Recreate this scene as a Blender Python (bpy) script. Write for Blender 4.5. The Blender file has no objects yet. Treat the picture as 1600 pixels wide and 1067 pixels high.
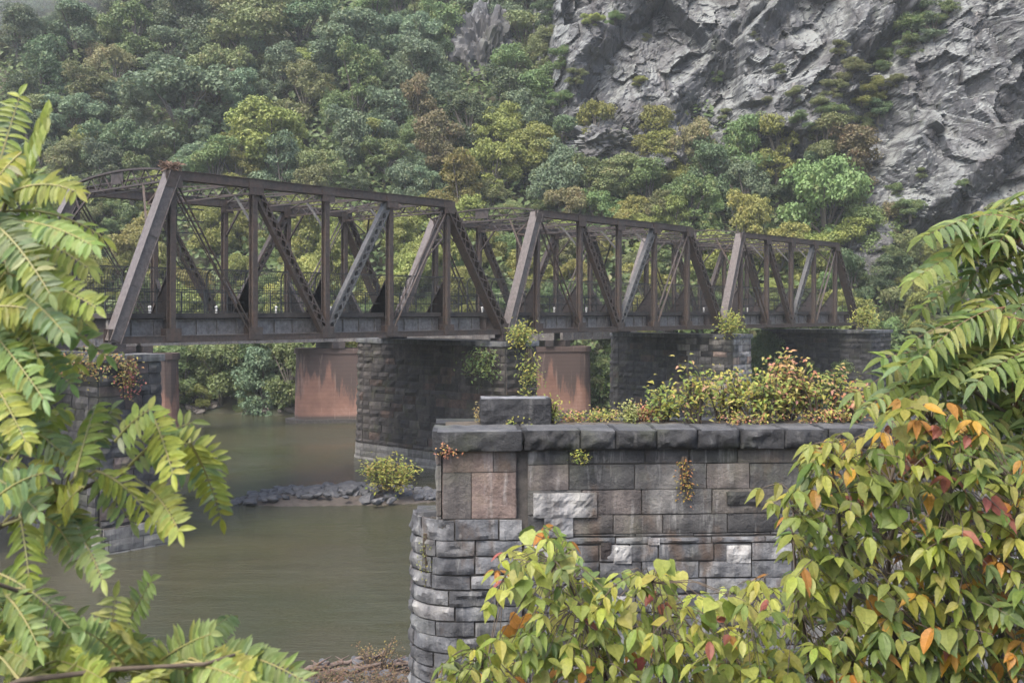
import bpy, bmesh, math, random
import numpy as np
from mathutils import Vector, Matrix

PI = math.pi
sc = bpy.context.scene
COL = bpy.data.collections.new("scene_objects")
sc.collection.children.link(COL)
F_PX, HOR, ZC = 1650.0, 485.0, 10.5          # focal length in photo pixels, horizon row, eye height over the water


def at(px, py, Y):
    return Vector(((px - 800.0) / F_PX * Y, Y, ZC - (py - HOR) / F_PX * Y))


# ------------------------------------------------------------------ noise
def _h(ix, iy, iz, s):
    n = (ix * 374761393 + iy * 668265263 + iz * 1274126177 + s * 974711) & 0x7fffffff
    n = ((n ^ (n >> 13)) * 1274126177) & 0x7fffffff
    n = ((n ^ (n >> 16)) * 668265263) & 0x7fffffff
    return ((n ^ (n >> 15)) & 0xffff) / 65535.0


def vnoise(p, seed=0):
    p = np.asarray(p, float)
    i = np.floor(p).astype(np.int64)
    f = p - i
    f = f * f * (3 - 2 * f)
    r = 0
    for dx in (0, 1):
        for dy in (0, 1):
            for dz in (0, 1):
                w = (f[:, 0] if dx else 1 - f[:, 0]) * (f[:, 1] if dy else 1 - f[:, 1]) * (f[:, 2] if dz else 1 - f[:, 2])
                r = r + w * _h(i[:, 0] + dx, i[:, 1] + dy, i[:, 2] + dz, seed)
    return r * 2 - 1


def fbm(p, octv=4, seed=0):
    r, a = 0, 1.0
    p = np.asarray(p, float)
    for k in range(octv):
        r = r + a * vnoise(p, seed + k)
        p = p * 2.03 + 7.1
        a *= .5
    return r


def facet(p, seed=0, tilt=.5):
    """blocky stone: every cell is a tilted flat plane, with steps where cells meet"""
    p = np.asarray(p, float)
    i = np.floor(p).astype(np.int64)
    best = np.full(len(p), 9.0)
    val = np.zeros(len(p))
    for dx in (-1, 0, 1):
        for dy in (-1, 0, 1):
            for dz in (-1, 0, 1):
                c = i + np.array([dx, dy, dz])
                hs = [_h(c[:, 0], c[:, 1], c[:, 2], seed + k) for k in range(6)]
                q = p - (c + np.stack(hs[:3], 1))
                d = (q * q).sum(1)
                v = (hs[3] - .5) * .8 + tilt * 2 * ((hs[4] - .5) * q[:, 0] + (hs[5] - .5) * q[:, 2])
                m = d < best
                best[m] = d[m]
                val[m] = v[m]
    return val


# ------------------------------------------------------------------ materials
def new_mat(name):
    m = bpy.data.materials.new(name)
    m.use_nodes = True
    nt = m.node_tree
    nt.nodes.clear()
    out = nt.nodes.new('ShaderNodeOutputMaterial')
    b = nt.nodes.new('ShaderNodeBsdfPrincipled')
    nt.links.new(b.outputs[0], out.inputs[0])
    return m, nt, b, out


class NT:
    def __init__(s, nt):
        s.nt = nt

    def n(s, t, **kw):
        nd = s.nt.nodes.new(t)
        for k, v in kw.items():
            setattr(nd, k, v)
        return nd

    def l(s, a, b):
        s.nt.links.new(a, b)

    def coord(s, kind='Object', scale=(1, 1, 1)):
        c = s.n('ShaderNodeTexCoord')
        m = s.n('ShaderNodeMapping')
        m.inputs['Scale'].default_value = scale
        s.l(c.outputs[kind], m.inputs[0])
        return m.outputs[0]

    def noise(s, vec, scale, detail=5, rough=.6):
        nd = s.n('ShaderNodeTexNoise')
        nd.inputs['Scale'].default_value = scale
        nd.inputs['Detail'].default_value = detail
        nd.inputs['Roughness'].default_value = rough
        if vec is not None:
            s.l(vec, nd.inputs['Vector'])
        return nd.outputs['Fac']

    def ramp(s, fac, stops):
        r = s.n('ShaderNodeValToRGB')
        e = r.color_ramp.elements
        while len(e) < len(stops):
            e.new(.5)
        for k, (p, c) in enumerate(stops):
            e[k].position = p
            e[k].color = (*c, 1) if len(c) == 3 else c
        s.l(fac, r.inputs[0])
        return r.outputs[0]

    def mix(s, fac, a, b, blend='MIX'):
        m = s.n('ShaderNodeMix', data_type='RGBA', blend_type=blend)
        for sock, v in ((0, fac), (6, a), (7, b)):
            if hasattr(v, 'links'):
                s.l(v, m.inputs[sock])
            elif sock == 0:
                m.inputs[0].default_value = v
            else:
                m.inputs[sock].default_value = (*v, 1)
        return m.outputs[2]

    def math(s, op, a, b=0.0):
        m = s.n('ShaderNodeMath', operation=op)
        for k, v in ((0, a), (1, b)):
            if hasattr(v, 'links'):
                s.l(v, m.inputs[k])
            else:
                m.inputs[k].default_value = v
        return m.outputs[0]

    def bump(s, h, strength, dist, bsdf):
        b = s.n('ShaderNodeBump')
        b.inputs['Strength'].default_value = strength
        b.inputs['Distance'].default_value = dist
        s.l(h, b.inputs['Height'])
        s.l(b.outputs[0], bsdf.inputs['Normal'])


def leaf_mat(name, c1, c2, c3=None, transl=.3, scale=1.2, rough=.5, spec=.3, attr=False):
    m, nt, b, out = new_mat(name)
    k = NT(nt)
    if attr:
        a = k.n('ShaderNodeAttribute', attribute_name='Col')
        nz = k.noise(k.coord('Object'), 60, 3)
        col = k.mix(1.0, a.outputs[0], k.ramp(nz, [(.3, (.78, .8, .75)), (.7, (1.15, 1.12, 1.1))]), 'MULTIPLY')
        sp2 = k.ramp(k.noise(k.coord('Object'), 22, 4), [(.6, (0, 0, 0)), (.72, (.55, .55, .55))])
        col = k.mix(sp2, col, (.2, .15, .035))
    else:
        v = k.coord('Object')
        oi = k.n('ShaderNodeObjectInfo')
        nz = k.noise(v, scale, 3)
        col = k.mix(k.ramp(nz, [(.3, (0, 0, 0)), (.7, (1, 1, 1))]), c1, c2)
        if c3:
            n2 = k.noise(v, scale * 2.3, 2)
            col = k.mix(k.ramp(n2, [(.55, (0, 0, 0)), (.68, (1, 1, 1))]), col, c3)
        wn = k.noise(v, 40, 1)
        col = k.mix(1.0, col, k.ramp(wn, [(.3, (.82, .83, .82)), (.7, (1.15, 1.14, 1.12))]), 'MULTIPLY')
        hs = k.n('ShaderNodeHueSaturation')
        k.l(k.math('ADD', k.math('MULTIPLY', oi.outputs['Random'], .04), .48), hs.inputs['Hue'])
        k.l(k.math('ADD', k.math('MULTIPLY', oi.outputs['Random'], .5), .78), hs.inputs['Value'])
        hs.inputs['Saturation'].default_value = .95
        k.l(col, hs.inputs['Color'])
        col = hs.outputs[0]
    k.l(col, b.inputs['Base Color'])
    b.inputs['Roughness'].default_value = rough
    b.inputs['Specular IOR Level'].default_value = spec
    t = k.n('ShaderNodeBsdfTranslucent')
    k.l(col, t.inputs[0])
    mx = k.n('ShaderNodeMixShader')
    mx.inputs[0].default_value = transl
    k.l(b.outputs[0], mx.inputs[1])
    k.l(t.outputs[0], mx.inputs[2])
    k.l(mx.outputs[0], out.inputs[0])
    return m


def stone_mat(name, rough=.8, streak=.5, moss=.0, bump=.5, fine=14, light=.0):
    m, nt, b, out = new_mat(name)
    k = NT(nt)
    a = k.n('ShaderNodeAttribute', attribute_name='Col')
    v = k.coord('Object')
    col = k.mix(1.0, a.outputs[0], k.ramp(k.noise(v, 2.2, 8, .7), [(.3, (.5, .5, .52)), (.5, (.95, .95, .95)), (.72, (1.5, 1.48, 1.42))]), 'MULTIPLY')
    sv = k.coord('Object', (1.6, 1.6, .12))
    st = k.ramp(k.noise(sv, 1.5, 5), [(.42, (0, 0, 0)), (.62, (1, 1, 1))])
    col = k.mix(k.math('MULTIPLY', st, streak), col, (.022, .022, .024))
    if light:
        s2 = k.ramp(k.noise(k.coord('Object', (3.1, 3.1, .35)), 1.9, 6), [(.56, (0, 0, 0)), (.7, (1, 1, 1))])
        col = k.mix(k.math('MULTIPLY', s2, light), col, (.42, .42, .4))
    if name == 'ruin_stone':
        bs = k.ramp(k.noise(k.coord('Object', (1.2, 1.2, .5)), 1.7, 6), [(.55, (0, 0, 0)), (.68, (.7, .7, .7))])
        col = k.mix(bs, col, (.085, .058, .04))
    if moss:
        ms = k.ramp(k.noise(v, 1.1, 6), [(.52, (0, 0, 0)), (.66, (1, 1, 1))])
        col = k.mix(k.math('MULTIPLY', ms, moss), col, (.05, .06, .02))
    k.l(col, b.inputs['Base Color'])
    b.inputs['Roughness'].default_value = rough
    b.inputs['Specular IOR Level'].default_value = .3
    k.bump(k.noise(v, fine, 8, .7), bump, .06, b)
    return m


def steel_mat(name, base, rust, rough=.6, amt=.5):
    m, nt, b, out = new_mat(name)
    k = NT(nt)
    v = k.coord('Object')
    f = k.ramp(k.noise(v, 1.3, 8, .72), [(.42, (0, 0, 0)), (.68, (1, 1, 1))])
    col = k.mix(k.math('MULTIPLY', f, amt), base, rust)
    col = k.mix(1.0, col, k.ramp(k.noise(v, 6, 5), [(.3, (.65, .65, .65)), (.7, (1.3, 1.3, 1.3))]), 'MULTIPLY')
    k.l(col, b.inputs['Base Color'])
    b.inputs['Roughness'].default_value = rough
    b.inputs['Specular IOR Level'].default_value = .35
    sk = k.ramp(k.noise(k.coord('Object', (5, 5, .5)), 1.2, 4), [(.54, (0, 0, 0)), (.74, (.5, .5, .5))])
    col = k.mix(sk, col, tuple(c * .8 for c in rust))
    k.l(col, b.inputs['Base Color'])
    k.bump(k.noise(v, 18, 4), .2, .02, b)
    return m


def plain_mat(name, base, c2, scale=4, rough=.85, bump=.3, dist=.03):
    m, nt, b, out = new_mat(name)
    k = NT(nt)
    v = k.coord('Object')
    nz = k.noise(v, scale, 8, .7)
    k.l(k.mix(k.ramp(nz, [(.35, (0, 0, 0)), (.65, (1, 1, 1))]), base, c2), b.inputs['Base Color'])
    b.inputs['Roughness'].default_value = rough
    k.bump(nz, bump, dist, b)
    return m


M = {}
M['steel'] = steel_mat('brown_steel', (.055, .045, .038), (.095, .055, .038))
M['steel_dark'] = steel_mat('dark_steel', (.04, .035, .034), (.07, .047, .04))
M['steel_smooth'] = steel_mat('plate_steel', (.105, .092, .086), (.08, .062, .054), .5, .4)
M['steel_grey'] = steel_mat('grey_steel', (.17, .16, .15), (.075, .062, .053), .55, .75)
M['steel_pale'] = steel_mat('pale_steel', (.1, .1, .095), (.07, .056, .05), .5, .45)
M['fence'] = plain_mat('fence_metal', (.022, .024, .024), (.035, .035, .033), 5, .55, 0)
M['white'] = plain_mat('white_paint', (.7, .7, .68), (.55, .55, .5), 8, .5, 0)
M['stone'] = stone_mat('bridge_stone', .85, .55, .35, .6, 9)
M['stone_pale'] = stone_mat('footing_stone', .85, .25, .2, .6, 9, .2)
M['ruin'] = stone_mat('ruin_stone', .7, .6, .25, .8, 11, .35)
M['coping'] = stone_mat('coping_stone', .75, .3, .3, .8, 12, .1)
M['mortar'] = plain_mat('mortar', (.035, .032, .03), (.075, .068, .06), 6, .95, .4)
M['twig'] = plain_mat('twig_bark', (.055, .042, .03), (.09, .07, .05), 30, .9, .3, .004)
M['bark'] = plain_mat('tree_bark', (.07, .06, .05), (.13, .115, .1), 9, .95, .5)
M['green_stem'] = plain_mat('green_stem', (.16, .17, .05), (.2, .17, .06), 20, .6, 0)
M['red_stem'] = plain_mat('red_stem', (.15, .06, .035), (.12, .09, .04), 20, .6, 0)
M['driftwood'] = plain_mat('driftwood', (.08, .058, .048), (.14, .11, .095), 7, .95, .4)
M['leaf'] = leaf_mat('leaf_blades', 0, 0, None, .45, rough=.45, spec=.25, attr=True)
M['small_leaf'] = leaf_mat('small_leaf_blades', 0, 0, None, .25, rough=.6, spec=.2, attr=True)

# tree crowns on the far slope
TREE = {
    'dark green': leaf_mat('dark_green_crown', (.075, .12, .058), (.1, .145, .064), (.12, .15, .062)),
    'blue green': leaf_mat('blue_green_crown', (.11, .165, .098), (.14, .19, .105), (.15, .185, .085)),
    'mid green': leaf_mat('mid_green_crown', (.105, .165, .06), (.14, .195, .066), (.17, .19, .06)),
    'olive': leaf_mat('olive_crown', (.14, .172, .066), (.165, .185, .07), (.18, .17, .07)),
    'yellow green': leaf_mat('yellow_green_crown', (.19, .23, .055), (.24, .245, .06), (.17, .21, .06)),
    'yellow': leaf_mat('yellow_crown', (.25, .235, .062), (.21, .225, .062), (.28, .24, .062)),
    'rusty': leaf_mat('rusty_crown', (.19, .158, .078), (.155, .165, .07), (.215, .155, .085)),
    'bright green': leaf_mat('bright_green_crown', (.13, .19, .065), (.155, .215, .07), (.18, .205, .066)),
}


# ------------------------------------------------------------------ mesh builder
class MB:
    def __init__(s, col=False):
        s.v, s.f, s.c, s.usecol = [], [], [], col

    def add(s, verts, faces, col=None):
        o = len(s.v)
        s.v.extend(verts)
        s.f.extend([tuple(i + o for i in f) for f in faces])
        if s.usecol:
            s.c.extend([col or (1, 1, 1)] * len(faces))

    def beam(s, p0, p1, w, h, up=(0, 0, 1), col=None):
        """box from p0 to p1: w sideways, h along 'up'"""
        p0, p1 = Vector(p0), Vector(p1)
        d = (p1 - p0).normalized()
        side = d.cross(Vector(up))
        if side.length < 1e-5:
            side = d.cross(Vector((1, 0, 0)))
        side.normalize()
        u = side.cross(d).normalized()
        vs = []
        for p in (p0, p1):
            for a, b in ((-1, -1), (1, -1), (1, 1), (-1, 1)):
                vs.append(p + side * (a * w / 2) + u * (b * h / 2))
        s.add(vs, [(0, 1, 2, 3), (7, 6, 5, 4), (4, 5, 1, 0), (5, 6, 2, 1), (6, 7, 3, 2), (7, 4, 0, 3)], col)

    def box(s, c, size, col=None):
        x, y, z = c
        a, b, d = size[0] / 2, size[1] / 2, size[2] / 2
        s.beam((x - a, y, z), (x + a, y, z), 2 * b, 2 * d, (0, 0, 1), col)

    def tube(s, pts, radii, n=5, col=None):
        pts = [Vector(p) for p in pts]
        if not hasattr(radii, '__len__'):
            radii = [radii] * len(pts)
        vs, fs = [], []
        ref = None
        for i, p in enumerate(pts):
            d = (pts[min(i + 1, len(pts) - 1)] - pts[max(i - 1, 0)])
            d = d.normalized() if d.length > 1e-9 else Vector((0, 0, 1))
            if ref is None:
                ref = d.cross(Vector((.3, .9, .2))).normalized()
            a = (ref - d * ref.dot(d)).normalized()
            ref = a
            b = d.cross(a)
            for k in range(n):
                t = 2 * PI * k / n
                vs.append(p + (a * math.cos(t) + b * math.sin(t)) * radii[i])
        for i in range(len(pts) - 1):
            for k in range(n):
                k2 = (k + 1) % n
                fs.append((i * n + k, i * n + k2, (i + 1) * n + k2, (i + 1) * n + k))
        fs.append(tuple(range(n - 1, -1, -1)))
        fs.append(tuple((len(pts) - 1) * n + k for k in range(n)))
        s.add(vs, fs, col)

    def build(s, name, mat, parent=None, origin=None, smooth=False):
        me = bpy.data.meshes.new(name)
        o3 = Vector(origin) if origin is not None else None
        vs = [tuple(Vector(v) - o3) for v in s.v] if o3 is not None else [tuple(v) for v in s.v]
        me.from_pydata(vs, [], s.f)
        if s.usecol and s.c:
            ca = me.color_attributes.new('Col', 'FLOAT_COLOR', 'CORNER')
            arr = np.ones((len(me.loops), 4), np.float32)
            cnt = np.array([len(f) for f in s.f])
            arr[:, :3] = np.repeat(np.array(s.c, np.float32), cnt, axis=0)
            ca.data.foreach_set('color', arr.ravel())
        if smooth:
            me.polygons.foreach_set('use_smooth', np.ones(len(me.polygons), bool))
        me.materials.append(mat)
        me.update()
        if smooth and s.usecol:
            me.set_sharp_from_angle(angle=math.radians(75 if 'coping' in name else 32))
        o = bpy.data.objects.new(name, me)
        COL.objects.link(o)
        if parent is not None:
            o.parent = parent
        return o


def tag(o, label=None, cat=None, group=None, kind=None):
    if label:
        o['label'] = label
    if cat:
        o['category'] = cat
    if group:
        o['group'] = group
    if kind:
        o['kind'] = kind
    return o


def empty(name, loc=(0, 0, 0), rz=0, label=None, cat=None, group=None):
    o = bpy.data.objects.new(name, None)
    o.location = loc
    o.rotation_euler = (0, 0, rz)
    o.empty_display_size = .3
    COL.objects.link(o)
    return tag(o, label, cat, group)


def copy_tree(o, parent=None):
    c = o.copy()
    COL.objects.link(c)
    if parent is not None:
        c.parent = parent
    for ch in list(o.children):
        copy_tree(ch, c)
    return c


def grid_obj(name, pts, nu, nv, mat, smooth=True, flip=False):
    mb = MB()
    fs = []
    for j in range(nv - 1):
        for i in range(nu - 1):
            a = j * nu + i
            q = (a, a + 1, a + nu + 1, a + nu)
            fs.append(q[::-1] if flip else q)
    mb.v = list(map(tuple, pts))
    mb.f = fs
    return mb.build(name, mat, smooth=smooth)


# ------------------------------------------------------------------ camera, light, air
cam = bpy.data.cameras.new('camera')
cam.sensor_width = 36
cam.lens = 36 * F_PX / 1600
cam.shift_y = -(533.5 - HOR) / 1600
cam.clip_start, cam.clip_end = .1, 2000
cam.dof.use_dof = True
cam.dof.focus_distance = 24
cam.dof.aperture_fstop = 6.3
co = bpy.data.objects.new('camera', cam)
co.location = (0, 0, ZC)
co.rotation_euler = (PI / 2, 0, 0)
COL.objects.link(co)
sc.camera = co

SUN_EL, SUN_AZ = math.radians(58), math.radians(215)     # azimuth clockwise from +Y
w = bpy.data.worlds.new('World')
sc.world = w
w.use_nodes = True
nt = w.node_tree
bg = nt.nodes['Background']
sky = nt.nodes.new('ShaderNodeTexSky')
sky.sky_type = 'NISHITA'
sky.sun_disc = False
sky.sun_elevation = SUN_EL
sky.sun_rotation = SUN_AZ
sky.air_density = 1.0
sky.dust_density = 4.5
sky.ozone_density = .6
bg.inputs[1].default_value = .15
nt.links.new(sky.outputs[0], bg.inputs[0])
sun = bpy.data.lights.new('sun', 'SUN')
sun.energy = 1.3
sun.angle = math.radians(25)
sun.color = (1, .96, .9)
so = bpy.data.objects.new('sun', sun)
dv = Vector((math.sin(SUN_AZ) * math.cos(SUN_EL), math.cos(SUN_AZ) * math.cos(SUN_EL), math.sin(SUN_EL)))
so.rotation_euler = dv.to_track_quat('Z', 'Y').to_euler()
sky.air_density = .9
so.location = (0, 0, 60)
COL.objects.link(so)
vs = sc.view_settings
sc.display_settings.display_device = 'sRGB'
vs.view_transform = 'Standard'
vs.look = 'None'
vs.exposure = 1.62
vs.gamma = 1
vs.use_curve_mapping = False
sc.render.engine = 'CYCLES'
cy = sc.cycles
cy.max_bounces = 6
cy.diffuse_bounces = 3
cy.glossy_bounces = 2
cy.transmission_bounces = 3
cy.volume_bounces = 1
cy.caustics_reflective = cy.caustics_refractive = False


def volume_obj(name, mb, density, color, label, cat):
    m = bpy.data.materials.new(name + '_air')
    m.use_nodes = True
    n = m.node_tree
    n.nodes.clear()
    out = n.nodes.new('ShaderNodeOutputMaterial')
    v = n.nodes.new('ShaderNodeVolumePrincipled')
    v.inputs['Color'].default_value = (*color, 1)
    v.inputs['Density'].default_value = density
    v.inputs['Anisotropy'].default_value = .2
    n.links.new(v.outputs[0], out.inputs['Volume'])
    o = mb.build(name, m)
    return tag(o, label, cat, kind='stuff')


hz = MB()
hz.box((0, 103, 36.4), (206, 234, 76))
volume_obj('haze', hz, .00034, (.91, .97, .985), 'thin grey damp haze over the river gorge', 'haze')


bm_ = bmesh.new()
bmesh.ops.create_icosphere(bm_, subdivisions=4, radius=1)
mm_ = MB()
mc = at(-40, -50, 172)
mm_.v = [Vector((v_.co.x * 34, v_.co.y * 26, v_.co.z * 22)) + mc for v_ in bm_.verts]
mm_.f = [tuple(v_.index for v_ in f_.verts) for f_ in bm_.faces]
bm_.free()
volume_obj('mist', mm_, .03, (.86, .88, .89), 'patch of white mist hanging on the upper left slope', 'mist')


# ------------------------------------------------------------------ hill, cliff, river, banks
def shore_y(X):
    X = np.asarray(X, float)
    return 107 + 1.2 * np.sin(X * .13 + 1) + .7 * np.sin(X * .37)


def g_hill(X, Z):
    X, Z = np.asarray(X, float), np.asarray(Z, float)
    y = shore_y(X) + np.where(Z < 3.5, Z * 1.9, 6.65 + (Z - 3.5) * 1.06)
    p = np.stack([X / 22, Z / 18, Z * 0 + 3.3], 1) if X.ndim else np.array([[X / 22, Z / 18, 3.3]])
    n = fbm(p, 3, 5) * 3.2 * np.clip((Z - 2) / 10, 0, 1)
    return y + (n if X.ndim else n[0])


def g_cliff(X, Z):
    A = np.interp(X, [-14, -4, 2, 6, 10, 28, 46, 60, 75, 110], [215, 180, 158, 140, 136.5, 133, 125.5, 116, 110, 104])
    return A + .3 * (np.asarray(Z, float) - 12)


def g_ground(X, Z):
    return np.minimum(g_hill(X, Z), g_cliff(X, Z) - 2.0)


def cliff_foot(px):
    return np.interp(px, [850, 870, 950, 1050, 1110, 1230, 1300, 1390, 1420, 1480], [-200, 150, 185, 192, 198, 205, 240, 285, 330, 400])


RX = np.linspace(-100, 100, 101)
RZ = np.concatenate([np.linspace(-1, 4, 8), np.linspace(5.5, 72, 48)])
gx, gz = np.meshgrid(RX, RZ)
gx, gz = gx.ravel(), gz.ravel()
gy = g_hill(gx, gz)
M['hill'] = plain_mat('forest_floor', (.022, .03, .014), (.05, .045, .026), .6, .95, .5, .3)
tag(grid_obj('hill', np.stack([gx, gy, gz], 1), len(RX), len(RZ), M['hill']), kind='structure')

# cliff: slanting buttresses cut into blocks
NX, NZ = 480, 340
cx, cz = np.meshgrid(np.linspace(-4, 98, NX), np.linspace(4, 72, NZ))
cx, cz = cx.ravel(), cz.ravel()
base = g_cliff(cx, cz)
wx = cx + 1.6 * fbm(np.stack([cx / 9, cz / 9, cx * 0], 1), 3, 11)
wz = cz + 1.6 * fbm(np.stack([cx / 9, cz / 9, cx * 0 + 9], 1), 3, 12)
a_ = wx * .95 - wz * .3            # across the slanting ridges
b_ = wx * .3 + wz * .95
saw = (a_ / 15.0 + .3 * np.sin(b_ / 13.0) + .25 * vnoise(np.stack([b_ / 9, a_ / 30, a_ * 0], 1), 77)) % 1.0
ridge = np.where(saw < .75, saw / .75, (1 - saw) / .25)
o3 = cx * 0
disp = ridge * 4.6
disp += 6.0 * facet(np.stack([a_ / 8, o3, b_ / 13], 1), 21, .8)
D2 = disp.reshape(NZ, NX)
for _ in range(2):
    D2 = (np.roll(D2, 1, 1) + np.roll(D2, -1, 1) + np.roll(D2, 1, 0) + np.roll(D2, -1, 0) + 2 * D2) / 6
disp = D2.ravel()
disp += 2.2 * facet(np.stack([a_ / 3.0, o3 + .4, b_ / 4.2], 1), 31, .8)
disp += .65 * facet(np.stack([wx / 1.5, o3 + .7, wz / 1.9], 1), 41, .8)
disp += .25 * facet(np.stack([wx / .7, o3 + .2, wz / .9], 1), 61, .8)
disp += .25 * fbm(np.stack([wx / 1.6, o3, wz / 1.6], 1), 4, 51)
cyv = base - disp + 1.5
M['cliff'], nt_, b_s, _ = new_mat('cliff_rock')
k = NT(nt_)
v = k.coord('Object')
col = k.ramp(k.noise(v, .16, 9, .72), [(.3, (.02, .021, .024)), (.45, (.055, .058, .064)), (.6, (.1, .103, .108)), (.75, (.1, .086, .08))])
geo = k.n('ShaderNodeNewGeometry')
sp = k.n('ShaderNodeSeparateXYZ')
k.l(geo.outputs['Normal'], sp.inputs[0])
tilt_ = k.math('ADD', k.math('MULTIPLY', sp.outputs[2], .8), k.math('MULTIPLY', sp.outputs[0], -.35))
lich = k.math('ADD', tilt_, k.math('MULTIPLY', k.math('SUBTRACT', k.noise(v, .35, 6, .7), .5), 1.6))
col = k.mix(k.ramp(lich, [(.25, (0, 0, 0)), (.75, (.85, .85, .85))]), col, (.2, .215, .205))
st = k.ramp(k.noise(k.coord('Object', (.55, .55, .06)), 1.0, 6, .65), [(.5, (0, 0, 0)), (.64, (.85, .85, .85))])
col = k.mix(st, col, (.032, .031, .033))
wh = k.ramp(k.noise(k.coord('Object', (.9, .9, .13)), .8, 4, .6), [(.66, (0, 0, 0)), (.74, (.7, .7, .7))])
col = k.mix(wh, col, (.27, .25, .235))
bd = k.ramp(k.noise(k.coord('Object', (1, 1, .45)), .13, 5, .6), [(.48, (0, 0, 0)), (.62, (.7, .7, .7))])
col = k.mix(bd, col, (.04, .036, .036))
col = k.mix(k.ramp(k.noise(v, .5, 6, .7), [(.56, (0, 0, 0)), (.7, (.45, .45, .45))]), col, (.05, .065, .028))
vo = k.n('ShaderNodeTexVoronoi', feature='DISTANCE_TO_EDGE')
vo.inputs['Scale'].default_value = .42
mpv = k.n('ShaderNodeMapping')
mpv.inputs['Rotation'].default_value = (0, math.radians(32), 0)
mpv.inputs['Scale'].default_value = (1.3, .6, .65)
wn_ = k.n('ShaderNodeVectorMath', operation='ADD')
nzc = k.n('ShaderNodeTexNoise')
nzc.inputs['Scale'].default_value = .7
k.l(v, nzc.inputs['Vector'])
k.l(v, wn_.inputs[0])
k.l(nzc.outputs['Color'], wn_.inputs[1])
k.l(wn_.outputs[0], mpv.inputs[0])
k.l(mpv.outputs[0], vo.inputs['Vector'])
col = k.mix(k.ramp(vo.outputs['Distance'], [(.0, (.75, .75, .75)), (.05, (0, 0, 0))]), col, (.03, .03, .034))
k.l(col, b_s.inputs['Base Color'])
b_s.inputs['Roughness'].default_value = .75
k.bump(k.noise(v, 1.3, 7, .65), .7, .5, b_s)
tag(grid_obj('cliff', np.stack([cx, cyv, cz], 1), NX, NZ, M['cliff'], smooth=False), kind='structure')

# river
M['water'], nt_, b_s, _ = new_mat('river_water')
k = NT(nt_)
v = k.coord('Object')
k.l(k.mix(k.ramp(k.noise(v, .06, 4), [(.35, (0, 0, 0)), (.65, (1, 1, 1))]), (.036, .04, .023), (.05, .046, .028)), b_s.inputs['Base Color'])
b_s.inputs['Roughness'].default_value = .09
b_s.inputs['IOR'].default_value = 1.33
n1 = k.noise(k.coord('Object', (.22, .9, 1)), 1.1, 5, .65)
n2 = k.noise(k.coord('Object', (.5, 1.3, 1)), 5.0, 4, .65)
pat = k.ramp(k.noise(v, .09, 3), [(.4, (.25, .25, .25)), (.62, (1, 1, 1))])
hgt = k.math('MULTIPLY', k.math('ADD', n1, k.math('MULTIPLY', n2, .35)), pat)
k.bump(hgt, 1.0, .3, b_s)
WX, WY = np.meshgrid(np.linspace(-100, 100, 40), np.linspace(-6, 128, 40))
tag(grid_obj('river_water', np.stack([WX.ravel(), WY.ravel(), WX.ravel() * 0], 1), 40, 40, M['water']), kind='structure')

# near bank: level by the camera, then a steep drop to a muddy shelf by the ruined pier
bx, by = np.meshgrid(np.linspace(-40, 40, 161), np.linspace(-10, 36, 139))
bx, by = bx.ravel(), by.ravel()
bz = np.interp(by, [-12, 4.3, 15, 17], [8.85, 8.75, .7, .2])
edge = 24 + 7.0 * np.exp(-((bx + 3.9) / 2.2) ** 2) + np.where(bx > -3, np.clip((bx + 3) * 2, 0, 9), 0)
bz = np.where(by > 16, .2 - np.clip((by - edge) * .35, 0, 1.4), bz)
bz = bz + .12 * fbm(np.stack([bx / 1.3, by / 1.3, bx * 0], 1), 4, 71)
bz = np.maximum(bz, -.7)
M['bank'] = plain_mat('muddy_bank', (.045, .04, .032), (.085, .07, .055), 2.5, .95, .6, .08)
tag(grid_obj('near_bank', np.stack([bx, by, bz], 1), 161, 139, M['bank']), kind='structure')

# ------------------------------------------------------------------ masonry
rnd = random.Random(4)


def plan_eval(plan, batter, ztop):
    pts = [Vector((p[0], p[1])) for p in plan]
    seg = [(pts[i + 1] - pts[i]).length for i in range(len(pts) - 1)]
    cum = [0]
    for s_ in seg:
        cum.append(cum[-1] + s_)

    def F(s, z, off):
        s = min(max(s, 0), cum[-1] - 1e-6)
        i = 0
        while i < len(seg) - 1 and s > cum[i + 1]:
            i += 1
        d = (pts[i + 1] - pts[i]) / seg[i]
        n = Vector((d.y, -d.x))
        p = pts[i] + d * (s - cum[i]) + n * (off + (ztop - z) * batter)
        return Vector((p.x, p.y, z))
    return F, cum


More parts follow.
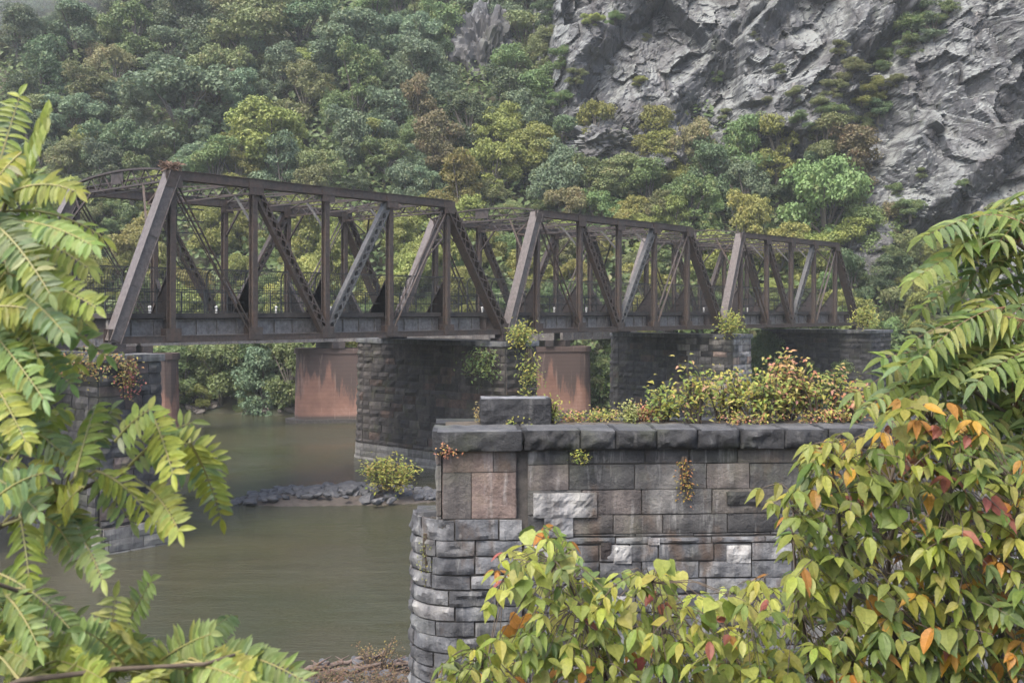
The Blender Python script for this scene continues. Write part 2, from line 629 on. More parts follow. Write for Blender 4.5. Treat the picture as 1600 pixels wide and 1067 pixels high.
def masonry(mb, back, plan, z0, z1, heights, lens, colfn, bulge=.05, gap=.02, batter=.0, res=.25, rng=rnd, corners=(), jit=.25, soft=False):
    """rough squared blocks along a plan polyline (outside to the right of travel)"""
    F, cum = plan_eval(plan, batter, z1)
    L = cum[-1]
    z = z1
    ci = 0
    cs = sorted([cum[c] for c in corners] + [0, L])
    while z > z0 + .02:
        h = heights[ci] if ci < len(heights) else heights[-1] * rng.uniform(.85, 1.15)
        zb = max(z0, z - h)
        for a, b in zip(cs[:-1], cs[1:]):
            s = a
            first = True
            while s < b - .01:
                l = rng.uniform(*lens)
                if first:
                    l *= rng.uniform(.5, 1)
                    first = False
                e = s + l
                if b - e < lens[0] * .5:
                    e = b
                s0, s1, t0, t1 = s + gap / 2, e - gap / 2, zb + gap / 2, z - gap / 2
                blg = bulge * rng.uniform(.5, 1.3)
                colr = colfn((s + e) / 2, (z + zb) / 2, rng)
                nx = max(2, int((s1 - s0) / res) + 1)
                nz_ = max(2, int((t1 - t0) / res) + 1)
                ox, oz = rng.uniform(0, 99), rng.uniform(0, 99)
                g_ = [(i, j) for j in range(-1, nz_ + 2) for i in range(-1, nx + 2)]
                Q = np.array([[ox + (s1 - s0) * min(max(i, 0), nx) / nx / (res * 1.9), oz + (t1 - t0) * min(max(j, 0), nz_) / nz_ / (res * 1.7), 0] for i, j in g_])
                nv_ = fbm(Q, 3, 3) * jit * 2.2 + (0 if soft else facet(Q * .4, 9, .8) * jit * .7)
                skew = [rng.uniform(-1, 1) * gap * .55 for _ in range(4)]
                P = []
                ni = 0
                for j in range(-1, nz_ + 2):
                    for i in range(-1, nx + 2):
                        ii, jj = min(max(i, 0), nx), min(max(j, 0), nz_)
                        u_, v_ = ii / nx, jj / nz_
                        if i in (-1, nx + 1) or j in (-1, nz_ + 1):
                            off = -.07
                        else:
                            e_ = min(u_, 1 - u_, 1e9) * 2, min(v_, 1 - v_) * 2
                            k_ = math.sin(min(1, e_[0] * 2.2 + .1) * PI / 2) * math.sin(min(1, e_[1] * 1.3 + .1) * PI / 2) if soft else min(1, e_[0] * 6 + .35) * min(1, e_[1] * 4 + .35)
                            off = blg * (.15 + .85 * k_) + (k_ * .8 + .2) * bulge * nv_[ni]
                        ni += 1
                        P.append(F(s0 + (s1 - s0) * u_, t0 + (t1 - t0) * v_ + (skew[0] * (1 - u_) + skew[1] * u_) * (1 - v_) + (skew[2] * (1 - u_) + skew[3] * u_) * v_, off))
                n = nx + 3
                fs = []
                for j in range(nz_ + 2):
                    for i in range(n - 1):
                        q = j * n + i
                        fs.append((q, q + 1, q + n + 1, q + n))
                mb.add(P, fs, colr)
                s = e
        z = zb
        ci += 1
    for i in range(len(plan) - 1):
        s_a, s_b = cum[i] + 1e-4, cum[i + 1] - 1e-4
        q = [F(s_a, z0, -.03), F(s_b, z0, -.03), F(s_b, z1, -.03), F(s_a, z1, -.03)]
        back.add(q, [(0, 1, 2, 3)])


def prism(mb, plan, z0, z1, col=None):
    n = len(plan)
    vs = [Vector((p[0], p[1], z0)) for p in plan] + [Vector((p[0], p[1], z1)) for p in plan]
    fs = [(i, (i + 1) % n, n + (i + 1) % n, n + i) for i in range(n)]
    fs.append(tuple(range(n - 1, -1, -1)))
    fs.append(tuple(range(n, 2 * n)))
    mb.add(vs, fs, col)


# ------------------------------------------------------------------ bridge frame of reference
DU = Vector((.667, .745, 0)).normalized()
PHI = math.atan2(DU.y, DU.x)
B0 = Vector((-18.3, 48.0, ZC))
SPAN, WID = 26.8, 9.7
BM = Matrix.Rotation(PHI, 4, 'Z')


def buv(u, v, z=0.0):
    return B0 + DU * u + Vector((-DU.y, DU.x, 0)) * v + Vector((0, 0, z))


ZB, ZT, ZD = -1.36, 6.42, -.15
NODES = [3.1, 7.7, 12.3, 16.9, 21.5]


def laced(mb, p0, p1, wi, wo, t=.05):
    """two channels in the truss plane joined by zigzag lacing on both faces"""
    p0, p1 = Vector(p0), Vector(p1)
    d = (p1 - p0).normalized()
    q = Vector((0, 1, 0)).cross(d).normalized()
    for sgn in (-1, 1):
        mb.beam(p0 + q * sgn * wi / 2, p1 + q * sgn * wi / 2, wo, t * .8, q)
        for s2 in (-1, 1):
            o = q * sgn * (wi / 2 - .05) + Vector((0, s2 * wo / 2, 0))
            mb.beam(p0 + o, p1 + o, .02, .075, q)
    L = (p1 - p0).length
    n = int(L / (wi * 1.15))
    for s2 in (-1, 1):
        for i in range(n):
            a = p0 + d * (L * i / n)
            b = p0 + d * (L * (i + 1) / n)
            o = Vector((0, s2 * wo / 2, 0))
            sg = 1 if i % 2 else -1
            mb.beam(a + q * sg * wi * .45 + o, b - q * sg * wi * .45 + o, .018, .07, q)
            mb.beam(a - q * sg * wi * .45 + o, b + q * sg * wi * .45 + o, .018, .07, q)


def make_fence(par, u0, u1, vv, hh, name='fence'):
    mb = MB()
    zz = ZD
    n = int((u1 - u0) / .14)

    def prof(t):
        return (0, zz + t) if t < hh - .5 else (-(1 - math.cos((t - hh + .5) / .5 * PI / 2)) * .45, zz + hh - .5 + math.sin((t - hh + .5) / .5 * PI / 2) * .45)
    for i in range(n + 1):
        u = u0 + (u1 - u0) * i / n
        for a, b in ((.05, hh - .5), (hh - .5, hh - .25), (hh - .25, hh)):
            (ya, za), (yb, zb) = prof(a), prof(b)
            mb.beam((u, vv + ya, za), (u, vv + yb, zb), .017, .017, (1, 0, 0))
    for j in range(17):
        t = .08 + (hh - .08) * j / 16
        y, z = prof(t)
        th = .055 if j in (0, 8, 16) else .015
        mb.beam((u0, vv + y, z), (u1, vv + y, z), th, th)
    fo = mb.build(name, M['fence'], par)
    m = int((u1 - u0) / 2.25)
    for i in range(m + 1):
        u = u0 + (u1 - u0) * i / m
        pb = MB()
        pb.tube([(u, vv + .03 + prof(t)[0], prof(t)[1]) for t in (0, hh * .5, hh - .5, hh - .35, hh - .2, hh)], .05, 5)
        pb.build('fence_post', M['fence'], fo)
    return fo


def make_railing(par, u0, u1, vv):
    mb = MB()
    for z in (.55, 1.05):
        mb.beam((u0, vv, ZD + z), (u1, vv, ZD + z), .04, .05)
    ro = mb.build('railing', M['fence'], par)
    m = int((u1 - u0) / 1.3)
    for i in range(m + 1):
        pb = MB()
        u = u0 + (u1 - u0) * i / m
        pb.beam((u, vv, ZD), (u, vv, ZD + 1.1), .06, .06, (1, 0, 0))
        pb.build('railing_post', M['fence'], ro)


def girder(mb, u0, u1, v, zt, zb, step=1.15, fl=.3):
    mb.beam((u0, v, (zt + zb) / 2), (u1, v, (zt + zb) / 2), .03, zt - zb)
    for z in (zt, zb):
        mb.beam((u0, v, z), (u1, v, z), fl, .045)
    n = int((u1 - u0) / step)
    for i in range(n + 1):
        u = u0 + .02 + (u1 - u0 - .04) * i / n
        mb.beam((u, v, zb + .03), (u, v, zt - .03), .09, fl * .8, (0, 1, 0))


def make_span():
    r = empty('truss_span', B0, PHI)
    for side in (0, 1):
        v0 = side * WID
        sh = -1.0 if side else 0.0
        e0, e1 = sh + .18, SPAN + sh - .18
        nb = [e0] + NODES + [e1]
        # top chord
        mb = MB()
        mb.beam((NODES[0], v0, ZT), (NODES[-1], v0, ZT), .5, .42)
        mb.beam((NODES[0] - .2, v0, ZT + .225), (NODES[-1] + .2, v0, ZT + .225), .62, .03)
        for z in (-.2,):
            for s in (-1, 1):
                mb.beam((NODES[0], v0 + s * .285, ZT + z), (NODES[-1], v0 + s * .285, ZT + z), .07, .03)
        for u in NODES:      # splice plates
            mb.beam((u - .45, v0 - .265, ZT), (u + .45, v0 - .265, ZT), .03, .36)
        mb.build('top_chord', M['steel'], r)
        mb = MB()
        for s in (-.16, .16):
            mb.beam((e0, v0 + s, ZB), (e1, v0 + s, ZB), .05, .3)
        mb.beam((e0, v0, ZB + .135), (e1, v0, ZB + .135), .42, .03)
        mb.beam((e0, v0, ZB - .16), (e1, v0, ZB - .16), .42, .02)
        mb.build('bottom_chord', M['steel'], r)
        # end posts: solid cover plate at the left, laced back at the right
        mb = MB()
        p0, p1 = Vector((e0, v0, ZB)), Vector((NODES[0], v0, ZT))
        q = Vector((0, 1, 0)).cross((p1 - p0).normalized()).normalized()
        mb.beam(p0, p1, .52, .5, q)
        d = (p1 - p0).normalized()
        for s in (-1, 1):
            mb.beam(p0 - q * s * .265 - d * .1, p1 - q * s * .265 + d * .1, .66, .03, q)
        for f in (.32, .62):
            mb.beam(p0 + d * (f * (p1 - p0).length) + Vector((0, -.28, 0)), p0 + d * (f * (p1 - p0).length + .5) + Vector((0, -.28, 0)), .03, .52, q)
        mb.build('end_post', M['steel_smooth'], r)
        mb = MB()
        laced(mb, (e1, v0, ZB), (NODES[-1], v0, ZT), .62, .5, .08)
        p0, p1 = Vector((e1, v0, ZB)), Vector((NODES[-1], v0, ZT))
        q = Vector((0, 1, 0)).cross((p1 - p0).normalized()).normalized()
        mb.beam(p0 - q * .36, p1 - q * .36, .66, .03, q)
        mb.build('end_post', M['steel'], r)
        for i, u in enumerate(NODES):
            mb = MB()
            a, b = (u, v0, ZB), (u, v0, ZT - .2)
            for s in (-1, 1):
                mb.beam((u, v0 + s * .17, ZB), (u, v0 + s * .17, ZT - .22), .27, .05, (0, 1, 0))
            mb.beam(a, b, .05, .3, (0, 1, 0))
            mb.build('vertical_post', M['steel'], r)
        for ua, ub in ((NODES[1], NODES[2]), (NODES[3], NODES[2])):
            mb = MB()
            laced(mb, (ua, v0, ZT - .1), (ub, v0, ZB + .1), .46, .36, .06)
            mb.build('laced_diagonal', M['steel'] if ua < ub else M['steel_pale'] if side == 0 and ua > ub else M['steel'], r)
        for ua, ub in ((NODES[0], NODES[1]), (NODES[4], NODES[3])):
            mb = MB()
            for s in (-.2, .2):
                mb.beam((ua, v0 + s, ZT - .1), (ub, v0 + s, ZB + .1), .035, .13, (0, 1, 0))
            mb.beam((ua - .25 * (1 if ub > ua else -1), v0, ZT - .3), (ub - .25 * (1 if ub > ua else -1), v0, ZB + .3), .03, .05, (0, 1, 0))
            mb.build('eyebar_diagonal', M['steel'], r)
        for u in nb:
            for q_ in (-.235, .235):
                mb = MB()
                mb.box((u, v0 + q_, ZB + .2), (.8 if u in NODES else .7, .03, .62))
                mb.build('gusset_plate', M['steel'], r)
        for u in NODES:
            mb = MB()
            mb.box((u, v0 - .29, ZT - .25), (.85, .03, .65))
            mb.build('gusset_plate', M['steel'], r)
        for u in (e0 + .1, e1 - .1):
            mb = MB()
            mb.box((u, v0, ZB - .3), (.7, .7, .25))
            mb.box((u, v0, ZB - .5), (1.1, 1.1, .17))
            mb.build('bearing', M['steel_dark'], r)
    # cross frames over the roadway
    for i, u in enumerate(NODES):
        mb = MB()
        for z in (ZT + .1, ZT - .45):
            mb.beam((u, .25, z), (u, WID - .25, z), .12, .09)
        n = 16
        for k_ in range(n):
            va, vb = .3 + (WID - .6) * k_ / n, .3 + (WID - .6) * (k_ + 1) / n
            za, zb = (ZT - .42, ZT + .07) if k_ % 2 else (ZT + .07, ZT - .42)
            mb.beam((u, va, za), (u, vb, zb), .05, .04)
        mb.build('cross_strut', M['steel_dark'], r)
        if 0 < i < 4:
            for va, vb in ((.18, 1.6), (WID - .18, WID - 1.6)):
                mb = MB()
                mb.beam((u, va, ZT - 1.95), (u, vb, ZT - .5), .1, .1)
                mb.build('knee_brace', M['steel_pale'] if va < 2 else M['steel_dark'], r)  # near braces coloured paler for the sky light they face
    mb = MB()
    for a, b in zip(NODES[:-1], NODES[1:]):
        mb.beam((a, .3, ZT), (b, WID - .3, ZT), .07, .07)
        mb.beam((a, WID - .3, ZT), (b, .3, ZT), .07, .07)
    mb.build('top_lateral_bracing', M['steel_dark'], r)
    # portals, a shallow arched head over each entrance
    for end in (0, 1):
        uh = NODES[0] if end == 0 else NODES[-1]
        mb = MB()
        N = 14
        arch = lambda t: .38 * math.sin(PI * min(max(t, 0), 1)) ** .7
        du = -.18 if end == 0 else .18
        for k_ in range(N):
            t0, t1 = k_ / N, (k_ + 1) / N
            A, B_ = (uh + du, WID * t0, ZT + .22 + arch(t0)), (uh + du, WID * t1, ZT + .22 + arch(t1))
            mb.beam(A, B_, .2, .09)
            C_, D_ = (uh + du, WID * t0, ZT - .25), (uh + du, WID * t1, ZT - .25)
            mb.beam(C_, D_, .16, .09)
            mb.beam(A if k_ % 2 else C_, D_ if k_ % 2 else B_, .05, .05)
        mb.box((uh + du, WID * .5, ZT + .3), (.05, 1.2, .7))
        mb.build('portal_head', M['steel_dark'], r)
        for va, s in ((.3, 1), (WID - .3, -1)):
            mb = MB()
            ub = uh - 1.1 if end == 0 else uh + 1.6
            mb.beam((ub, va, ZT - 2.6), (uh + du, va + s * 2.0, ZT - .2), .1, .1)
            mb.beam((ub + (uh - ub) * .5, va, ZT - 1.4), (uh + du * .6 + (ub - uh) * .3, va + s * 1.1, ZT - 1.3), .07, .07)
            mb.beam((uh + du, va, ZT - .3), (uh + du * .6 + (ub - uh) * .3, va + s * 1.1, ZT - 1.3), .07, .07)
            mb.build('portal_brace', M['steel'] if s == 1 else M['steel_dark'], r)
    # floor
    for i, u in enumerate(NODES + [.5, SPAN - 1.6]):
        mb = MB()
        mb.beam((u, .2, -.85), (u, WID - .2, -.85), .04, .9)
        for z in (-.42, -1.3):
            mb.beam((u, .2, z), (u, WID - .2, z), .34, .05)
        if i < 5:
            for va, vb in ((.25, 1.9), (WID - .25, WID - 1.9)):   # knee plates up the posts
                for s in (-.03, .03):
                    mb.add([Vector((u + s, va, 1.75)), Vector((u + s, vb, -.4)), Vector((u + s, va, -.4))], [(0, 1, 2), (2, 1, 0)])
                mb.beam((u, va, 1.75), (u, vb, -.4), .2, .05)
        mb.build('floor_beam', M['steel_dark'], r)
    for v in (.75, 2.9, 5.2, 6.7, 8.95):
        mb = MB()
        girder(mb, .3, SPAN - 1.2, v, -.46, -1.2)
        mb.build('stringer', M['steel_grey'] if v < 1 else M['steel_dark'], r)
    mb = MB()
    n = 90
    for i in range(n):
        u = .15 + (SPAN - 1.0) * i / n
        mb.box((u + .13, WID / 2, ZD - .12), (.25, WID - 1.0, .2))
    mb.beam((.1, .48, ZD - .1), (SPAN - .9, .48, ZD - .1), .06, .26)
    mb.build('deck', M['timber'], r)
    make_railing(r, .2, SPAN - .6, .8)
    make_fence(r, .2, SPAN - .6, 3.6, 2.35)
    for i in range(6):
        mb = MB()
        u = 2.5 + i * 4.2
        mb.tube([(u, 8.4, ZD), (u, 8.4, ZD + .34)], [.07, .07], 8)
        mb.tube([(u, 8.4, ZD + .34), (u, 8.4, ZD + .42)], [.11, .05], 8)
        mb.build('marker_post', M['white'], r)
    return r


M['timber'] = plain_mat('deck_timber', (.03, .026, .023), (.055, .048, .042), 3, .9, .3)
span = make_span()
LSP = ['nearest and largest brown steel truss span, twig nest on its top corner',
       'middle brown steel truss span between the vine-hung pier and the pale-patched pier',
       'farthest and smallest brown steel truss span, ending at the dark abutment under the cliff']
for i in range(3):
    o = span if i == 0 else copy_tree(span)
    o.location = buv(SPAN * i, 0)
    tag(o, LSP[i], 'bridge span', 'truss spans of the river bridge')

# girder approach span to the left
ap = empty('girder_span', B0, PHI, 'dark plate girder bridge span behind the leaves left of the trusses', 'bridge span')
for v in (.75, WID - .75):
    mb = MB()
    girder(mb, -22, -1.3, v, -.42, -1.75, 1.3, .4)
    mb.build('girder', M['steel_dark'], ap)
mb = MB()
for i in range(70):
    mb.box((-22 + .3 * i, WID / 2, ZD - .12), (.25, WID - 1, .2))
mb.build('deck', M['timber'], ap)
make_railing(ap, -22, -1.2, .8)
make_fence(ap, -22, -1.2, 3.6, 2.35)

# twig nest and hanging ladder on the first truss
rg = random.Random(8)
np_ = buv(NODES[0], 0, ZT + .25)
nst = MB()
for i in range(150):
    a = rg.uniform(0, 2 * PI)
    r_ = rg.uniform(.0, .42)
    c = Vector((math.cos(a) * r_, math.sin(a) * r_, rg.uniform(0, .35)))
    d = Vector((rg.uniform(-1, 1), rg.uniform(-1, 1), rg.uniform(-.3, .5))).normalized() * rg.uniform(.15, .4)
    nst.tube([c - d, c + d], .018, 3)
o = nst.build('twig_nest', plain_mat('nest_twigs', (.10, .06, .04), (.2, .14, .1), 12, .95, 0))
o.location = np_
tag(o, 'untidy rusty nest of twigs on the highest truss corner', 'nest')

ld = empty('ladder', buv(NODES[0] + .8, .9, 3.6), PHI, 'thin dark iron ladder hanging inside the nearest truss end', 'ladder')
for y in (.0, .45):
    mb = MB()
    mb.tube([(0, y, 2.6), (0, y, 0), (.25, y, -.5), (.2, y, -1.1), (.6, y, -1.6)], .035, 5)
    mb.build('rail', M['fence'], ld)
for i, z in enumerate((.2, .8, 1.4, 2.0)):
    mb = MB()
    mb.beam((-.9, 0, z), (1.5, .0, z), .05, .06)
    mb.build('rung', M['fence'], ld)

# ------------------------------------------------------------------ stone piers of the bridge
def pier_col(base, var, red=.0, pale=None):
    def f(s, z, r):
        k_ = r.uniform(1 - var, 1 + var)
        c = [base[0] * k_, base[1] * k_, base[2] * k_]
        if r.random() < red:
            c = [c[0] * 1.4, c[1] * 1.12, c[2] * 1.0]
        if pale and pale(s, z) > r.random():
            k2 = r.uniform(2.2, 4.2)
            c = [c[0] * k2, c[1] * k2 * .98, c[2] * k2 * .95]
        return tuple(c)
    return f


def bridge_pier(u, v0, v1, label, th=2.9, base=(.075, .075, .077), red=.2, pale=None, seed=1, foot=1.1, nose=True, top=-1.95, footpale=True):
    org = buv(u, 0)
    org.z = 0
    r = empty('stone_pier', org, PHI, label, 'bridge pier', 'stone piers of the river bridge')
    rg_ = random.Random(seed)
    h = th / 2
    pl = [(h, v0), (h, v1 - (h if nose else 0))]
    if nose:
        for k_ in range(1, 8):
            a = PI * k_ / 8
            pl.append((h * math.cos(a), v1 - h + h * 1.1 * math.sin(a)))
    pl += [(-h, v1 - (h if nose else 0)), (-h, v0), (h, v0)]
    zt = ZC + top
    mb, bk = MB(True), MB()
    masonry(mb, bk, pl, foot, zt - .35, [.52], (.8, 1.5), pier_col(base, .42, red * .4, pale), .09, .04, .018, .3, rg_, jit=.5,
            corners=(1, len(pl) - 3, len(pl) - 2))
    prism(bk, [(p[0] * .97, p[1]) for p in pl[:-1]], foot, zt - .33)
    mb.build('masonry', M['stone'], r)
    bk.build('mortar', M['mortar'], r)
    mb = MB(True)
    big = [(p[0] * 1.1, v0 - .14 + (p[1] - v0) * ((v1 - v0 + .28) / (v1 - v0))) for p in pl]
    masonry(mb, MB(), big, zt - .34, zt, [.34], (1.1, 1.9), pier_col((.13, .135, .14), .3), .03, .02, 0, .5, rg_)
    prism(mb, big[:-1], zt - .3, zt - .02, (.14, .145, .15))
    mb.build('cap', M['stone'], r)
    mb, bk = MB(True), MB()
    bg_ = [(p[0] * 1.12, v0 - .5 + (p[1] - v0) * ((v1 - v0 + .7) / (v1 - v0))) for p in pl]
    masonry(mb, bk, bg_, -.6, foot, [.5], (.9, 1.7), pier_col((.17, .165, .155) if footpale else base, .4), .06, .03, .03, .4, rg_)
    prism(bk, bg_[:-1], -.6, foot - .02)
    mb.build('footing', M['stone_pale'], r)
    bk.build('footing_core', M['mortar'], r)
    return r


bridge_pier(0, -1.9, 13.5, 'dark stone bridge pier with ivy behind the left foreground leaves', seed=11, base=(.06, .06, .062))
bridge_pier(SPAN, -1.35, 13.7, 'dark stone bridge pier with a green vine, behind the rock bar', seed=12,
            base=(.066, .059, .054), red=.3)
bridge_pier(2 * SPAN, -1.9, 10.9, 'stone bridge pier with pale bleached patches on its right half', seed=13,
            base=(.062, .06, .058), red=.25, pale=lambda s, z: max(0, (s - 12.8 - 6.5) / 11) if s < 30 else .55)
bridge_pier(3 * SPAN, -2.4, 9.2, 'plain dark abutment under the far end of the farthest truss', th=5, seed=14,
            base=(.05, .049, .05), red=.1, nose=False, footpale=False)

# ------------------------------------------------------------------ newer bridge behind: red concrete piers and girders
M['red'], nt_, b_s, _ = new_mat('red_stained_concrete')
k = NT(nt_)
v = k.coord('Object')
col = k.ramp(k.noise(v, .35, 6, .65), [(.3, (.13, .07, .052)), (.55, (.21, .115, .085)), (.75, (.3, .2, .16))])
dr = k.ramp(k.noise(k.coord('Object', (1, 1, .08)), 1.1, 5), [(.4, (0, 0, 0)), (.56, (1, 1, 1))])
sp = k.n('ShaderNodeSeparateXYZ')
k.l(v, sp.inputs[0])
nzr = k.noise(k.coord('Object', (.75, .75, .12)), 1.0, 6, .6)
stn = k.math('ADD', k.math('MULTIPLY', sp.outputs[2], .115), k.math('MULTIPLY', k.math('SUBTRACT', nzr, .5), 1.9))
col = k.mix(k.ramp(stn, [(.42, (0, 0, 0)), (.58, (.85, .85, .85))]), col, (.045, .036, .033))
lo = k.ramp(sp.outputs[2], [(.55, (1, 1, 1)), (.75, (0, 0, 0))])
col = k.mix(k.math('MULTIPLY', lo, .85), col, (.05, .045, .04))
wv = k.n('ShaderNodeTexWave', bands_direction='Z')
wv.inputs['Scale'].default_value = .85
wv.inputs['Distortion'].default_value = .3
k.l(v, wv.inputs[0])
line = k.ramp(wv.outputs['Fac'], [(.0, (.87, .86, .86)), (.16, (1, 1, 1))])
col = k.mix(1.0, col, line, 'MULTIPLY')
wl = k.ramp(k.noise(k.coord('Object', (2, 2, .2)), 1.3, 4), [(.6, (0, 0, 0)), (.8, (.5, .5, .5))])
col = k.mix(wl, col, (.4, .3, .25))
k.l(col, b_s.inputs['Base Color'])
b_s.inputs['Roughness'].default_value = .85


def red_pier(X, Y, L, label, rot):
    r = empty('concrete_pier', (X, Y, 0), rot, label, 'bridge pier', 'red concrete piers of the bridge behind')
    h = 1.35

    def stad(k_, lo):
        pl = []
        for i in range(9):
            a = -PI / 2 + PI * i / 8
            pl.append((L / 2 * k_ - h + h * math.cos(a) * lo, h * math.sin(a) * lo))
        for i in range(9):
            a = PI / 2 + PI * i / 8
            pl.append((-L / 2 * k_ + h + h * math.cos(a) * lo, h * math.sin(a) * lo))
        return pl
    mb = MB()
    a, b = stad(1.02, 1.05), stad(1, 1)
    n = len(a)
    zs = [(-.5, a), (6.5, b)]
    vs_ = [Vector((p[0], p[1], z)) for z, q in zs for p in q]
    mb.add(vs_, [(i, (i + 1) % n, n + (i + 1) % n, n + i) for i in range(n)] + [tuple(range(n - 1, -1, -1)), tuple(range(n, 2 * n))])
    mb.build('shaft', M['red'], r)
    mb = MB()
    prism(mb, stad(1.02, 1.06), 6.45, 6.95)
    mb.build('cap', M['red'], r)
    mb = MB()
    prism(mb, stad(1.16, 1.3), -.6, .35)
    mb.build('footing', M['mortar'], r)


RP = [(-31.5, 88.0), (-16.9, 100.0), (3.9, 104.5)]
red_pier(*RP[0], 7.2, 'red concrete pier half hidden behind the leftmost stone pier', math.radians(5))
red_pier(*RP[1], 7.0, 'wide red concrete pier standing alone in the water left of the vine-hung pier', math.radians(8))
red_pier(*RP[2], 7.8, 'red streaked concrete pier between the two middle stone piers', math.radians(12))
GP = [(-66, 66)] + RP + [(25, 128), (44, 142)]
for i in range(len(GP) - 1):
    a, b = Vector((*GP[i], 0)), Vector((*GP[i + 1], 0))
    d = (b - a)
    r = empty('plate_girder_span', (a.x, a.y, ZC), math.atan2(d.y, d.x),
              ['grey plate girder span of the rear bridge running off left', 'grey plate girder span between the two left red piers',
               'grey plate girder span between the wide and the streaked red pier', 'grey plate girder span behind the pale-patched pier',
               'grey plate girder span nearest the far bank, behind the third truss'][i], 'bridge span', 'girders of the bridge behind')
    for v_ in (-1.2, 1.2):
        mb = MB()
        girder(mb, .1, d.length - .1, v_, -.9, -2.9, 1.6, .4)
        mb.build('girder', M['steel_grey'], r)
    mb = MB()
    mb.box((d.length / 2, 0, -.75), (d.length - .2, 3.4, .22))
    mb.build('deck', M['timber'], r)
    for u_ in (.6, d.length - .6):
        mb = MB()
        mb.box((u_, 0, -3.23), (.8, 3.2, .6))
        mb.build('bearing', M['steel_dark'], r)

# ------------------------------------------------------------------ ruined pier in the foreground
AL = math.radians(3.2)
E = Vector((math.cos(AL), math.sin(AL), 0))
NB = Vector((-math.sin(AL), math.cos(AL), 0))
RO = Vector((-1.28, 18.0, 0))
rz = empty('ruined_pier', RO, AL, 'ruined grey stone pier with dark coping and plants on top, in the foreground', 'stone pier')
ZTOP = ZC - 2.04
rr = random.Random(21)
UW = 10.9          # length along the front
DEP = 2.3


def px2l(px, py, y=0.0):
    """photo pixel on the front plane -> local (x, z)"""
    # ray (X = a Y) against the front plane through RO along E
    a = (px - 800) / F_PX
    t = (a * RO.y - RO.x) / (E.x - a * E.y)
    Yp = RO.y + E.y * t
    return t, ZC - (py - HOR) / F_PX * Yp


def ruin_upper(s, z, r):
    c = r.choice([(.10, .098, .095), (.075, .075, .074), (.13, .127, .122), (.06, .06, .06), (.11, .10, .09), (.15, .145, .138)])
    if r.random() < .1:
        c = (.16, .14, .13)
    k_ = r.uniform(.82, 1.18)
    return tuple(x * k_ for x in c)


def ruin_lower(s, z, r):
    c = r.choice([(.125, .132, .142), (.155, .162, .172), (.105, .11, .118), (.2, .206, .212), (.085, .089, .096), (.145, .148, .152), (.12, .124, .13)])
    if r.random() < .05:
        c = (.3, .3, .3)
    k_ = r.uniform(.82, 1.18)
    return tuple(x * k_ for x in c)


xs0, _ = px2l(824, 700)
# upper wall, right of the drain channel
mb, bk = MB(True), MB()
z_c0 = ZTOP - .34
z_mid = px2l(830, 840)[1]
masonry(mb, bk, [(xs0, 0), (UW, 0)], z_mid, z_c0, [.26, .44, .43, .33], (.75, 1.35), ruin_upper, .02, .02, 0, .1, rr, jit=.6)
masonry(mb, bk, [(UW, 0), (UW, DEP)], -.3, z_c0, [.26, .44, .43, .34], (.75, 1.35), ruin_upper, .03, .022, 0, .3, rr)
masonry(mb, bk, [(UW, DEP), (0, DEP), (0, 0)], -.3, z_c0, [.26, .44, .43, .34], (.75, 1.35), ruin_upper, .03, .022, 0, .3, rr, corners=(1,))
mb.build('upper_masonry', M['ruin'], rz, None, True)
# left pilaster of brownish dressed stone
mb = MB(True)
xa, xb = px2l(692, 700)[0], px2l(806, 700)[0]
zl = px2l(700, 810)[1]
zz1 = px2l(700, 737)[1]


def pil(s, z, r):
    c = r.choice([(.165, .125, .11), (.15, .12, .11), (.13, .118, .11)])
    k_ = r.uniform(.9, 1.1)
    return tuple(x * k_ for x in c)


masonry(mb, bk, [(xa, .6), (xa, -.06), (xb, -.06), (xb, .3)], zl, z_c0, [z_c0 - zz1, .8], (.5, .95), pil, .014, .014, 0, .12, rr, corners=(1, 2))
mb.build('pilaster', M['ruin'], rz, None, True)
# iron stain plate down the pilaster is part of the stone colour: narrow reddish strip of one stone
# lower rough wall with rounded left nose
mb = MB(True)
R_ = .82
nx0 = px2l(643, 815)[0]
pl = [(nx0, 1.0), (nx0, R_ - .1)]
for k_ in range(1, 9):
    a = PI + PI / 2 * k_ / 8
    pl.append((nx0 + R_ + R_ * math.cos(a), R_ - .1 + R_ * math.sin(a)))
xj = px2l(816, 815)[0]
pl += [(xj, -.1)]
masonry(mb, bk, pl, -.4, zl, [.36, .28, .3, .25, .29], (.5, 1.0), ruin_lower, .036, .03, .012, .08, rr, jit=.6)
masonry(mb, bk, [(xj + .02, -.03), (UW, -.03)], -.4, z_mid, [.12, .3, .3, .27, .3], (.5, 1.15), ruin_lower, .028, .026, .0, .08, rr, jit=.6)
mb.build('lower_masonry', M['ruin'], rz, None, True)
prism(bk, [(nx0 + R_ * .4, R_ * .4), (xb, .02), (xb, 1.0), (nx0 + .05, 1.0), (nx0 + .05, R_)], -.4, zl - .03)
prism(bk, [(xa + .04, .04), (UW - .04, .04), (UW - .04, DEP - .04), (xa + .04, DEP - .04)], -.4, z_c0 + .01)
bk.build('mortar', M['mortar'], rz)
